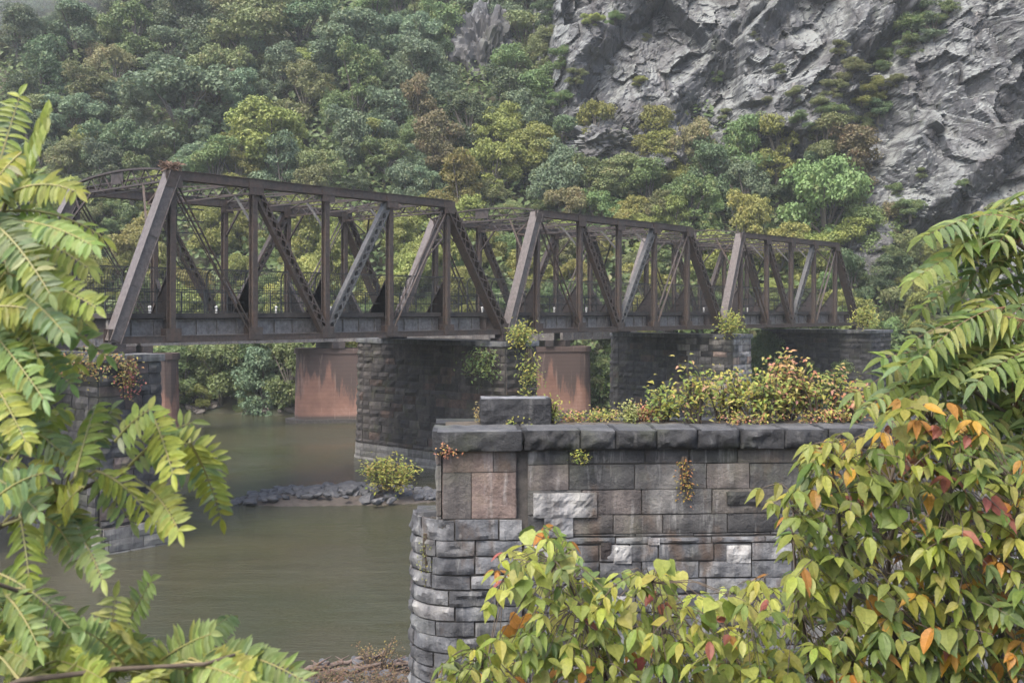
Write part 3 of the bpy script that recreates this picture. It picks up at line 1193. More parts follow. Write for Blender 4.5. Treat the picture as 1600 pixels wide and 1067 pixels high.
# individual pale stones that stand out of the wall
for (pa, pb, pc, pd, c) in ((833, 932, 770, 807, (.27, .27, .268)), (1134, 1172, 851, 878, (.42, .42, .41)), (958, 986, 852, 879, (.38, .38, .37)),
                            (1012, 1030, 840, 850, (.3, .3, .3)), (1105, 1140, 932, 944, (.3, .3, .3)), (850, 895, 808, 838, (.2, .205, .21))):
    x0_, z1_ = px2l(pa, pc)
    x1_, z0_ = px2l(pb, pd)
    mb = MB(True)
    masonry(mb, MB(), [(x0_, -.055), (x1_, -.055)], z0_, z1_, [z1_ - z0_], (9, 9.1), lambda s, z, r, c=c: c, .02, .004, 0, .06, rr, jit=.6)
    mb.build('pale_stone', M['ruin'], rz)
for (pa, pb, pc, pd, c) in ((1135, 1186, 768, 787, (.03, .03, .032)), (938, 955, 846, 872, (.035, .028, .026))):  # shade inside a slot and a hole, painted as near-black blocks
    x0_, z1_ = px2l(pa, pc)
    x1_, z0_ = px2l(pb, pd)
    mb = MB(True)
    masonry(mb, MB(), [(x0_, -.05), (x1_, -.05)], z0_, z1_, [z1_ - z0_], (9, 9.1), lambda s, z, r, c=c: c, .03, .004, 0, .06, rr)
    mb.build('painted_recess', M['coping'], rz)
# coping
x_c0, x_c1 = px2l(677, 690)[0], px2l(815, 690)[0]


def cop(s, z, r):
    k_ = r.uniform(.75, 1.25)
    return tuple(x * k_ for x in (.03, .031, .033))


edges = [x_c0, x_c1] + [px2l(p_, 690)[0] for p_ in (818, 905, 960, 1024, 1087, 1153, 1222, 1290, 1362, 1435, 1500, 1570, 1640, 1720)]
for a, b in zip(edges[:-1], edges[1:]):
    if b - a < .1:
        continue
    mb = MB(True)
    yb = -.14 if a != x_c0 else -.2
    masonry(mb, MB(), [(a, .9), (a, yb), (b, yb), (b, .9)], ZTOP - .34, ZTOP, [.34], (9, 9.1), cop, .06 if a != x_c0 else .02, .03, 0, .055, rr, corners=(1, 2), jit=.45, soft=True)
    vs_ = [Vector((a + .02, yb + .02, 0)), Vector((b - .02, yb + .02, 0)), Vector((b - .02, .9, 0)), Vector((a + .02, .9, 0))]
    nn = 8
    P = []
    for j in range(nn + 1):
        for i in range(nn + 1):
            x_, y_ = a + .01 + (b - a - .02) * i / nn, yb + .0 + (.9 - yb) * j / nn
            P.append(Vector((x_, y_, ZTOP - .01 + rr.uniform(-.012, .012) - (.02 if j == 0 else 0))))
    mb.add(P, [(j * (nn + 1) + i, j * (nn + 1) + i + 1, (j + 1) * (nn + 1) + i + 1, (j + 1) * (nn + 1) + i) for j in range(nn) for i in range(nn)], (.085, .087, .09))
    prism(mb, [(a + .03, yb + .04), (b - .03, yb + .04), (b - .03, .88), (a + .03, .88)], ZTOP - .345, ZTOP - .05, (.05, .05, .05))
    mb.build('coping_stone', M['coping'], rz, None, True)
mb = MB(True)
for (x0_, x1_) in ((x_c0, 3), (3, 6), (6, 8.2), (8.2, UW + .15)):
    mb.box(((x0_ + x1_) / 2, DEP - .3, ZTOP - .2), (x1_ - x0_ - .03, 0.8, .3), cop(0, 0, rr))
mb.build('rear_coping', M['coping'], rz)
# earth filling on the pier head
nn = 24
P = []
for j in range(nn):
    for i in range(nn):
        P.append((x_c0 + .2 + (UW - x_c0 - .3) * i / (nn - 1), .85 + (DEP - 1.55) * j / (nn - 1), ZTOP - .06 + rr.uniform(0, .05)))
mb = MB()
mb.v = [Vector(p) for p in P]
mb.f = [(j * nn + i, j * nn + i + 1, (j + 1) * nn + i + 1, (j + 1) * nn + i) for j in range(nn - 1) for i in range(nn - 1)]
mb.build('earth', M['bank'], rz)
# rounded cap stones of the nose
mb = MB(True)
for k_ in range(1):
    y0 = .35
    mb.box((nx0 + .4, y0 + .32, zl - .0), (.66, .62, .1), ruin_lower(0, 0, rr))
mb.build('nose_cap', M['ruin'], rz)


def rock_mesh(name, seed, mat, sub=3, amp=.35, flat=.7):
    bm = bmesh.new()
    bmesh.ops.create_icosphere(bm, subdivisions=sub, radius=1)
    P = np.array([v_.co[:] for v_ in bm.verts])
    f = facet(P * 1.1 + seed * 3.7, seed, .9) * amp + fbm(P * 2 + seed, 3, seed) * amp * .25
    if sub > 3:
        f = f + facet(P * 3.1 + seed, seed + 5, .9) * amp * .55 + facet(P * 8 + seed, seed + 9, .9) * amp * .25
    for v_, d in zip(bm.verts, f):
        v_.co *= 1 + d
        v_.co.z *= flat
    me = bpy.data.meshes.new(name)
    bm.to_mesh(me)
    bm.free()
    me.materials.append(mat)
    return me


# dressed block standing on the pier
M['dark_rock'] = plain_mat('dark_wet_rock', (.045, .046, .05), (.10, .102, .108), 1.5, .6, .6, .1)
x0_, z_ = px2l(753, 668)
mb = MB(True)
bw = 1.24
masonry(mb, MB(), [(-bw / 2, .5), (-bw / 2, 0), (bw / 2, 0), (bw / 2, .6), (-bw / 2, .6), (-bw / 2, .5)], 0, .5, [.5], (9, 9.1), lambda s, z, r: (.032, .033, .036), .02, .002, 0, .1, rr, corners=(1, 2, 3, 4), jit=.9)
P = []
for j in range(7):
    for i in range(11):
        P.append(Vector((-bw / 2 + bw * i / 10, .6 * j / 6, .5 + rr.uniform(-.008, .008))))
mb.add(P, [(j * 11 + i, j * 11 + i + 1, (j + 1) * 11 + i + 1, (j + 1) * 11 + i) for j in range(6) for i in range(10)], (.2, .205, .21))
o = mb.build('stone_block', M['coping'])
bp = at(806, 668, 19.0)
o.location = (bp.x, bp.y, ZTOP - .05)
o.rotation_euler.z = AL
tag(o, 'loose dark dressed stone block sitting on the ruined pier coping', 'stone block')

# ------------------------------------------------------------------ rocks
rocks = [rock_mesh('rock_mesh', s_, M['dark_rock'], 2) for s_ in range(1, 7)]
rr2 = random.Random(77)
# rock bar in the river
NXB = 60
P = []
bc = at(528, 777, 58.8)
for j in range(22):
    for i in range(NXB):
        s_ = i / (NXB - 1) * 2 - 1
        t = j / 21 * 2 - 1
        x = s_ * 6.3 + bc.x + .3
        y = bc.y + t * 2.3 * (1 - .5 * abs(s_) ** 3) + .5 * s_
        hgt_ = max(0, 1 - abs(t) ** 1.6) * (1 - abs(s_) ** 4) * .55
        P.append((x, y, hgt_ - .12 + .06 * rr2.uniform(-1, 1)))
M['gravel'] = plain_mat('gravel_mud', (.05, .042, .036), (.095, .08, .068), 3, .95, .8, .1)
tag(grid_obj('gravel_bar', P, NXB, 22, M['gravel']), kind='structure')
first = None
for i in range(240):
    s_ = rr2.uniform(-1, 1)
    x = bc.x + .3 + s_ * 5.9
    y = bc.y + rr2.gauss(.2, .85) + .4 * s_
    o = bpy.data.objects.new('rock', rr2.choice(rocks))
    COL.objects.link(o)
    q = rr2.uniform(.16, .42) * (1.15 - .4 * abs(s_))
    o.scale = (q * rr2.uniform(.9, 1.5), q, q * rr2.uniform(.7, 1.0))
    o.location = (x, y, .3 * (1 - abs(s_) ** 3) + rr2.uniform(-.02, .3) * (1 - abs(s_)))
    o.rotation_euler = (rr2.uniform(-.4, .4), rr2.uniform(-.4, .4), rr2.uniform(0, 6.3))
    tag(o, 'dark wet rock heaped on the gravel bar in midstream', 'rock', 'rocks heaped on the midstream bar')
M['shore_rock'] = plain_mat('shore_rock', (.11, .095, .082), (.19, .17, .15), 1.5, .85, .6, .1)
shr = [rock_mesh('shore_rock_mesh', s_, M['shore_rock'], 2) for s_ in range(11, 15)]
for i in range(95):
    px_ = rr2.uniform(245, 1000)
    X = (px_ - 800) / F_PX * 108
    o = bpy.data.objects.new('shore_rock', rr2.choice(shr))
    COL.objects.link(o)
    q = rr2.uniform(.2, .6)
    o.scale = (q * 1.3, q, q * .8)
    zz = rr2.uniform(0, 1.0)
    o.location = (X, float(g_hill(np.array([X]), np.array([zz]))[0]), zz)
    o.rotation_euler = (rr2.uniform(-.4, .4), rr2.uniform(-.4, .4), rr2.uniform(0, 6.3))
    tag(o, 'pale brown rock at the waterline of the far wooded bank', 'rock', 'rocks along the far waterline')

# outcrops among the trees left of the cliff
M['outcrop'] = M['cliff']


def hit_hill(px, py):
    Ys = np.linspace(100, 240, 281)
    X = (px - 800) / F_PX * Ys
    Z = ZC - (py - HOR) / F_PX * Ys
    f = Ys - g_hill(X, np.clip(Z, -1, 200))
    k_ = int(np.argmax(f > 0))
    return Vector((X[k_], Ys[k_], Z[k_]))


for i, (px, py, sx, sy, lab) in enumerate((
        (752, 100, 48, 80, 'tall pale rock outcrop among the trees left of the cliff'),
        (945, 232, 58, 30, 'flat pale boulder ledge among trees at the foot of the cliff'),
        (635, 15, 26, 30, 'small grey rock outcrop at the top of the wooded slope'))):
    c = hit_hill(px, py)
    o = bpy.data.objects.new('rock_outcrop', rock_mesh('outcrop_mesh', 31 + i, M['outcrop'], 5, .45, 1))
    COL.objects.link(o)
    kx = c.y / F_PX
    o.scale = (sx * kx, 4.0, sy * kx)
    o.location = (c.x, c.y - 1.4, c.z)
    tag(o, lab, 'rock outcrop')

# ------------------------------------------------------------------ trees on the far side
def quad_leaf(P, Fc, c, n, s, r, asp=1.5):
    n = n / (np.linalg.norm(n) + 1e-9)
    a = np.cross(n, r)
    a /= (np.linalg.norm(a) + 1e-9)
    b = np.cross(n, a)
    o = len(P)
    P.append(c - a * s * asp * .5)
    P.append(c + b * s * .5 + n * s * .12)
    P.append(c + a * s * asp * .5)
    P.append(c - b * s * .5 + n * s * .12)
    Fc.append((o, o + 1, o + 2, o + 3))


def crown_mesh(name, seed, sx, sz, nl, nleaf, ls, open_=0.0, spire=0.0):
    rg_ = np.random.RandomState(seed)
    lob = []
    nsub = rg_.randint(4, 8)
    subs = []
    for i in range(nsub):
        an = 2 * PI * i / nsub + rg_.uniform(-.5, .5)
        z = rg_.uniform(-.75, .75)
        rad = rg_.uniform(.3, .62) * (1 - spire * max(0, z + .4)) * math.sqrt(max(.15, 1 - z * z * .8))
        subs.append((np.array([math.cos(an) * rad * sx, math.sin(an) * rad * sx, z * sz]), rg_.uniform(.3, .55)))
    subs.append((np.array([rg_.uniform(-.2, .2), rg_.uniform(-.2, .2), .55 * sz]), rg_.uniform(.35, .5)))
    for i in range(nl):
        c0, r0 = subs[i % len(subs)]
        d = rg_.normal(size=3)
        d /= np.linalg.norm(d)
        c = c0 + d * r0 * rg_.uniform(.5, 1.05) * np.array([1.1, 1.1, .8])
        lob.append((c, rg_.uniform(.12, .3) * (1 - open_ * .25)))
    P, Fc = [], []
    per = nleaf // nl
    C = np.array([l[0] for l in lob])
    Rr = np.array([l[1] for l in lob])
    for c, lr in lob:
        for k_ in range(int(per * (lr / .21) ** 2)):
            d = rg_.normal(size=3)
            d /= np.linalg.norm(d)
            if d[2] < -.55 and rg_.rand() < .7:
                d[2] = -d[2]
            p = c + d * lr * np.array([1.15, 1.15, .75]) * rg_.uniform(.5, 1.2)
            dd = np.sqrt(((C - p) ** 2).sum(1)) / Rr
            if (dd < .55).sum() > 0 and rg_.rand() < .6:
                continue
            n = d * .6 + rg_.normal(size=3) * .5 + np.array([0, 0, .45])
            quad_leaf(P, Fc, p, n, ls * rg_.uniform(.6, 1.25), rg_.normal(size=3))
    me = bpy.data.meshes.new(name)
    me.from_pydata([tuple(p) for p in P], [], Fc)
    me.materials.append(TREE['mid green'])
    me.update()
    # limbs
    mb = MB()
    mb.tube([(0, 0, -1.9 * sz), (.03, .02, -1.0 * sz), (0, .03, -.3 * sz), (.02, 0, .35 * sz)], [.085, .07, .05, .02], 6)
    for i in range(3, min(nl, 15)):
        c = lob[i][0]
        z0 = -.9 * sz + .9 * sz * (i / nl) + .1
        mb.tube([(0, 0, z0), tuple(c * .55 + np.array([0, 0, z0 * .35])), tuple(c)], [.035, .025, .01], 4)
    t = mb.build('trunk', M['bark'])
    tm = t.data
    bpy.data.objects.remove(t)
    return me, tm


CR = [crown_mesh('crown_mesh', 1, 1.0, .95, 64, 13500, .058),
      crown_mesh('crown_mesh', 2, 1.0, 1.05, 66, 13500, .056),
      crown_mesh('crown_mesh', 3, .95, 1.15, 62, 13000, .056, .2),
      crown_mesh('crown_mesh', 4, .8, 1.3, 60, 12500, .056, .15, .35),
      crown_mesh('crown_mesh', 5, 1.1, .8, 58, 12000, .058, .3),
      crown_mesh('crown_mesh', 6, .9, 1.0, 50, 10000, .06, .5),
      crown_mesh('crown_mesh', 7, 1.0, .9, 68, 13500, .055)]
NTREE = [0]


def zone(px, py):
    if py > 525:
        return 'on the far bank below the bridge deck'
    if px < 420 and py < 190:
        return 'on the misty upper left slope'
    if px > 850 and py < 330:
        return 'at the foot of the grey cliff'
    if py > 330:
        return 'behind the truss bridge on the lower slope'
    if px < 420:
        return 'on the slope above the nearest truss'
    return 'on the middle of the wooded slope'


def put_tree(px, py, r, kind, label=None, hmul=1.0, proto=None, surf=g_ground, dz=None):
    rg_ = random.Random(int(px * 7 + py * 13))
    k_ = rg_.randrange(len(CR)) if proto is None else proto
    Ys = np.linspace(100, 235, 541)
    X = (px - 800) / F_PX * Ys
    Zc_ = ZC - (py - HOR) / F_PX * Ys
    Rm = r / F_PX * Ys
    Zb = Zc_ - Rm * 1.35
    f = Ys - surf(X, np.clip(Zb, .6, 200))
    hit = int(np.argmax(f > 0))
    if f[hit] <= 0:
        return None
    Y, R = Ys[hit], Rm[hit]
    name = 'tree'
    t = empty(name, (X[hit], Y, Zc_[hit] - R * 1.6), rg_.uniform(0, 6.28))
    cm, tm = CR[k_]
    c = bpy.data.objects.new('crown', cm)
    b = bpy.data.objects.new('trunk', tm)
    for q in (c, b):
        COL.objects.link(q)
        q.parent = t
        q.location = (0, 0, R * 1.6)
        q.scale = (R * rg_.uniform(.92, 1.12), R * rg_.uniform(.92, 1.12), R * hmul * rg_.uniform(.95, 1.4))
    c.material_slots[0].link = 'OBJECT'
    c.material_slots[0].material = TREE[kind]
    zn = zone(px, py)
    tag(t, label or '%s leafy tree %s' % (kind, zn), 'tree', '%s trees %s' % (kind, zn) if not label else 'trees of the wooded slope')
    NTREE[0] += 1
    return t


KEY = [  # px, py, radius, kind, label
    (425, 225, 62, 'yellow green', 'broad yellow green round tree above the middle of the nearest truss', 0),
    (372, 268, 36, 'yellow green', 'small yellow green tree tucked under the broad yellow green one', 1),
    (285, 165, 78, 'blue green', 'largest dark blue green spreading tree on the left slope', 4),
    (225, 222, 38, 'blue green', 'pale blue green round tree left of the twig nest', 6),
    (55, 215, 40, 'blue green', None, 1), (135, 160, 46, 'olive', None, 2), (70, 105, 42, 'dark green', 'dark conical tree at the left edge under the mist', 3),
    (120, 45, 50, 'blue green', None, 0), (210, 50, 44, 'mid green', None, 5), (30, 60, 45, 'blue green', None, 2), (290, 30, 50, 'blue green', None, 0),
    (390, 55, 58, 'olive', None, 1), (345, 120, 48, 'olive', None, 4), (180, 115, 40, 'rusty', None, 5), (100, 265, 40, 'olive', None, 0),
    (470, 40, 45, 'dark green', None, 1), (545, 70, 55, 'blue green', None, 0), (560, 140, 50, 'mid green', None, 2), (480, 150, 48, 'olive', None, 1),
    (610, 180, 48, 'blue green', None, 3), (660, 120, 50, 'blue green', None, 0), (690, 60, 44, 'mid green', None, 2),
    (655, 175, 40, 'rusty', 'rusty tan topped tree in the middle of the slope', 6), (685, 235, 46, 'rusty', 'large rusty tan tree above the right end of the nearest truss', 0),
    (735, 190, 46, 'dark green', None, 1), (790, 165, 40, 'dark green', None, 2), (820, 60, 45, 'olive', None, 5), (800, 110, 38, 'mid green', None, 4),
    (545, 235, 44, 'blue green', 'blue green tree right of the broad yellow green tree', 2), (600, 250, 40, 'mid green', None, 4),
    (500, 275, 40, 'olive', None, 5), (300, 265, 36, 'blue green', None, 0),
    (720, 300, 48, 'yellow', 'golden yellow tree behind the right top corner of the nearest truss', 2),
    (770, 265, 46, 'yellow green', None, 4), (830, 240, 46, 'yellow green', None, 0), (820, 190, 42, 'blue green', None, 1), (870, 275, 46, 'blue green', None, 6),
    (890, 330, 42, 'rusty', None, 5), (925, 300, 40, 'mid green', None, 2), (930, 195, 34, 'yellow green', None, 5),
    (1020, 200, 42, 'yellow green', 'slender yellow green tree in front of the cliff base', 3), (1035, 245, 36, 'yellow green', None, 2),
    (965, 280, 42, 'olive', None, 0), (1010, 300, 42, 'mid green', None, 1), (1085, 240, 38, 'rusty', 'rusty brown small tree at the cliff foot', 6),
    (1110, 275, 46, 'dark green', None, 0), (1165, 245, 44, 'mid green', None, 2), (1215, 225, 44, 'yellow green', 'light yellow green tree in front of the middle of the cliff', 5),
    (1165, 300, 42, 'blue green', None, 1), (1080, 320, 44, 'mid green', None, 4),
    (1290, 325, 66, 'bright green', 'big bright green tree over the right end of the farthest truss', 4), (1350, 365, 44, 'bright green', None, 0),
    (1335, 250, 50, 'rusty', 'brownish rusty tree against the right part of the cliff', 2), (1290, 215, 38, 'olive', None, 5), (1390, 350, 30, 'rusty', None, 5),
    (1165, 370, 44, 'yellow', 'golden yellow tree left of the farthest truss top chord', 2), (1215, 400, 40, 'yellow', None, 1),
    (1110, 400, 42, 'yellow green', None, 0), (1270, 430, 38, 'yellow green', None, 2), (1330, 440, 36, 'dark green', None, 1), (1385, 430, 32, 'dark green', None, 0),
    (285, 588, 44, 'mid green', 'mid green waterside tree just right of the leftmost red pier', 2), (345, 580, 50, 'bright green', 'bright green waterside tree in the middle of the gap below the nearest truss', 0),
    (410, 592, 46, 'blue green', 'paler green waterside tree beside the wide red pier', 3), (455, 580, 44, 'bright green', None, 1), (250, 580, 40, 'mid green', None, 1),
    (940, 600, 36, 'mid green', None, 2), (1185, 560, 34, 'mid green', None, 0), (315, 625, 22, 'yellow green', None, 4), (385, 628, 20, 'bright green', None, 1), (440, 628, 20, 'mid green', None, 2), (262, 628, 20, 'bright green', None, 1),
    (1400, 480, 34, 'olive', None, 5), (1440, 500, 40, 'yellow green', None, 2),
]
placed = []
for (px, py, r, kind, lab, pr) in KEY:
    if put_tree(px, py, r, kind, lab, proto=pr):
        placed.append((px, py))
rt = random.Random(5)
tries = 0
while tries < 9000 and NTREE[0] < 299:
    tries += 1
    px, py = rt.uniform(-60, 1480), rt.uniform(-30, 600)
    sp_ = 31 if py > 300 else 34
    rr_ = rt.choice([rt.uniform(22, 32), rt.uniform(30, 46)])
    if px > 850 and py - rr_ * 1.15 < cliff_foot(px):
        continue
    if any((px - a) ** 2 + (py - b) ** 2 < sp_ ** 2 for a, b in placed):
        continue
    h_ = hit_hill(px, py + 20)
    if 700 < px < 795 and 20 < py < 165 or 890 < px < 1000 and 200 < py < 265:
        continue
    if py > 530 and (px < 230 or 805 < px < 935):
        continue
    if py < 200 and px < 450:
        kind = rt.choice(['blue green', 'blue green', 'olive', 'rusty', 'dark green'])
    elif py > 480:
        kind = rt.choice(['bright green', 'mid green', 'yellow green', 'mid green'])
    elif py > 300:
        kind = rt.choice(['yellow green', 'yellow green', 'mid green', 'yellow', 'olive', 'bright green'])
    else:
        kind = rt.choice(['mid green', 'blue green', 'dark green', 'olive', 'blue green', 'yellow green'])
    if put_tree(px, py, rr_, kind):
        placed.append((px, py))

# shrubs rooted on the cliff
def cliff_y(X, Z):
    i = int(round((X + 4) / 102 * (NX - 1)))
    j = int(round((Z - 4) / 68 * (NZ - 1)))
    i, j = min(max(i, 0), NX - 1), min(max(j, 0), NZ - 1)
    return cyv[j * NX + i]


def hit_cliff(px, py):
    for Y in np.arange(108, 190, .4):
        X = (px - 800) / F_PX * Y
        Z = ZC - (py - HOR) / F_PX * Y
        if Y >= cliff_y(X, Z):
            return Vector((X, Y, Z))
    return None


for (px, py, r, kind) in ((1330, 110, 26, 'olive'), (1300, 140, 22, 'olive'), (1455, 45, 34, 'blue green'), (1420, 75, 26, 'mid green'), (1480, 20, 24, 'mid green'),
                          (1370, 175, 26, 'dark green'), (1355, 190, 20, 'olive'), (925, 35, 18, 'yellow green'), (880, 90, 24, 'mid green'), (860, 20, 30, 'dark green'),
                          (1280, 165, 18, 'olive'), (1130, 180, 14, 'olive'), (1240, 150, 16, 'olive'), (1500, 290, 12, 'mid green'), (1440, 270, 12, 'olive'),
                          (1460, 360, 16, 'olive'), (1390, 400, 24, 'mid green'), (1200, 160, 12, 'olive'), (1300, 180, 24, 'mid green'), (1345, 150, 24, 'yellow green'), (1385, 95, 26, 'mid green'), (1400, 130, 18, 'olive'), (1275, 205, 22, 'olive'), (1310, 75, 16, 'olive'), (1440, 15, 30, 'dark green'), (1010, 60, 10, 'olive'), (1180, 60, 10, 'olive'), (900, 120, 18, 'olive'), (880, 160, 24, 'mid green'), (1560, 330, 20, 'olive'), (1490, 400, 22, 'mid green'), (1420, 330, 26, 'mid green'), (1440, 380, 30, 'olive'), (1500, 370, 18, 'yellow green'), (1400, 300, 20, 'mid green'), (1330, 200, 30, 'mid green'), (1365, 140, 28, 'yellow green'), (1290, 230, 26, 'yellow green'), (1425, 50, 34, 'mid green'), (1250, 190, 18, 'mid green'), (1120, 120, 12, 'mid green'), (960, 30, 16, 'mid green'), (1000, 130, 14, 'yellow green'), (1220, 110, 14, 'olive')):
    c = hit_cliff(px, py)
    if c is None:
        continue
    R = r / F_PX * c.y
    me, _ = CR[rt.choice([1, 4, 5])]
    t = empty('shrub', (c.x, c.y - R * .2, c.z - R * .6), rt.uniform(0, 6))
    o = bpy.data.objects.new('foliage', me)
    s_ = bpy.data.objects.new('stem', CR[1][1])
    for q in (o, s_):
        COL.objects.link(q)
        q.parent = t
        q.location = (0, 0, R * .6)
        q.scale = (R, R, R * .8)
    s_.scale = (R, R, R * .4)
    o.material_slots[0].link = 'OBJECT'
    o.material_slots[0].material = TREE[kind]
    tag(t, '%s shrub clinging to a crevice of the grey cliff' % kind, 'shrub', '%s shrubs growing on the cliff' % kind)

# undergrowth on the forest floor
rg_ = np.random.RandomState(3)
P, Fc = [], []
Xs = rg_.uniform(-75, 72, 60000)
Zs = rg_.uniform(.9, 66, 60000)
Ysv = g_hill(Xs, Zs)
for X, Y, Z in zip(Xs, Ysv, Zs):
    if abs(X) > .52 * Y:
        continue
    c = np.array([X, Y - rg_.uniform(.0, 2.6), Z + rg_.uniform(0, 2.2)])
    quad_leaf(P, Fc, c, rg_.normal(size=3) * .5 + np.array([0, -.5, .8]), rg_.uniform(.4, .85), rg_.normal(size=3))
me = bpy.data.meshes.new('undergrowth')
me.from_pydata([tuple(p) for p in P], [], Fc)
M['under'] = leaf_mat('undergrowth_leaves', (.08, .125, .045), (.11, .145, .05), (.13, .125, .055), scale=.25)
me.materials.append(M['under'])
o = bpy.data.objects.new('undergrowth', me)
COL.objects.link(o)
tag(o, 'low leafy undergrowth covering the forest floor of the far slope', 'undergrowth', kind='stuff')


# ------------------------------------------------------------------ leaves near the camera
def jitter(c, r, a=.2):
    k_ = r.uniform(1 - a, 1 + a)
    return (c[0] * k_ * r.uniform(.93, 1.07), c[1] * k_ * r.uniform(.95, 1.05), c[2] * k_ * r.uniform(.8, 1.2))


def leaflet(mb, p, d, n, L, W, col, fold=.25, droop=.5, n_st=5, shape='oval'):
    """one curved blade folded along its midrib"""
    d = d.normalized()
    n = (n - d * n.dot(d))
    if n.length < 1e-4:
        n = d.orthogonal()
    n.normalize()
    side = d.cross(n).normalized()
    prof = {'oval': (.18, .8, 1.0, .95, .55, 0), 'ovate': (.3, .95, 1.0, .72, .32, 0), 'heart': (.75, 1.05, .95, .62, .25, 0), 'lance': (.35, .8, .85, .62, .3, 0)}[shape]
    m = len(prof)
    vs, fs = [], []
    q = Vector(p)
    dd = d.copy()
    for i, w_ in enumerate(prof):
        nn_ = side.cross(dd).normalized()
        hw = W * .5 * w_
        vs += [q - side * hw + nn_ * hw * fold * 2, q.copy(), q + side * hw + nn_ * hw * fold * 2]
        dd = (dd + Vector((0, 0, -1)) * droop / m).normalized()
        q = q + dd * (L / (m - 1))
    for i in range(m - 1):
        a = i * 3
        fs += [(a, a + 1, a + 4, a + 3), (a + 1, a + 2, a + 5, a + 4)]
    mb.add(vs, fs, col)


def curve(A, B, arch, n=10):
    A, B = Vector(A), Vector(B)
    C = (A + B) / 2 + Vector((0, 0, arch))
    return [(A * (1 - t) ** 2 + C * 2 * t * (1 - t) + B * t * t) for t in [i / n for i in range(n + 1)]]


def pinnate(lb, sb, A, B, arch, pairs, L, W, colf, r, n=None, droop=.5, spread=.8, hang=.2, shape='oval', tip=True, fold=.22, loose=1.0, fwd=(.2, .55)):
    pts = curve(A, B, arch, 12)
    sb.tube(pts, [.0035 * (1.3 - i / 13) for i in range(13)], 4)
    n = n or Vector((r.uniform(-.3, .3), -.75, .65))
    for i in range(pairs):
        t = .1 + .88 * i / max(1, pairs - 1)
        x = t * 12
        k_ = min(int(x), 11)
        p = pts[k_].lerp(pts[k_ + 1], x - k_)
        ax = (pts[k_ + 1] - pts[k_]).normalized()
        lat = ax.cross(n).normalized()
        ll = L * (.8 + .35 * math.sin(PI * min(1, t * 1.05))) * r.uniform(.88, 1.1)
        for s_ in (-1, 1):
            if r.random() < .04:
                continue
            d = lat * s_ * spread + ax * r.uniform(*fwd) + Vector((0, 0, -hang)) + Vector((r.uniform(-.15, .15), r.uniform(-.25, .25), r.uniform(-.15, .15))) * loose
            nn_ = n + Vector((r.uniform(-.4, .4), r.uniform(-.4, .4), r.uniform(-.3, .3))) * loose
            leaflet(lb, p, d, nn_, ll, W * r.uniform(.85, 1.15), colf(t, r), fold, droop * r.uniform(.5, 1.5), shape=shape)
    if tip:
        leaflet(lb, pts[-1], pts[-1] - pts[-2], n, L, W, colf(1, r), fold, droop, shape=shape)


# --- left: locust-like tree
rl = random.Random(31)
YG = [(.25, .3, .075), (.23, .29, .08), (.28, .31, .075), (.2, .27, .09), (.18, .25, .1), (.26, .29, .075)]


def colL(t, r):
    u = r.random()
    if u < .05:
        return jitter((.36, .38, .22), r)
    if u < .054:
        return jitter((.45, .3, .05), r)
    if u < .2:
        return jitter((.13, .2, .09), r)
    return jitter(r.choice(YG), r, .22)


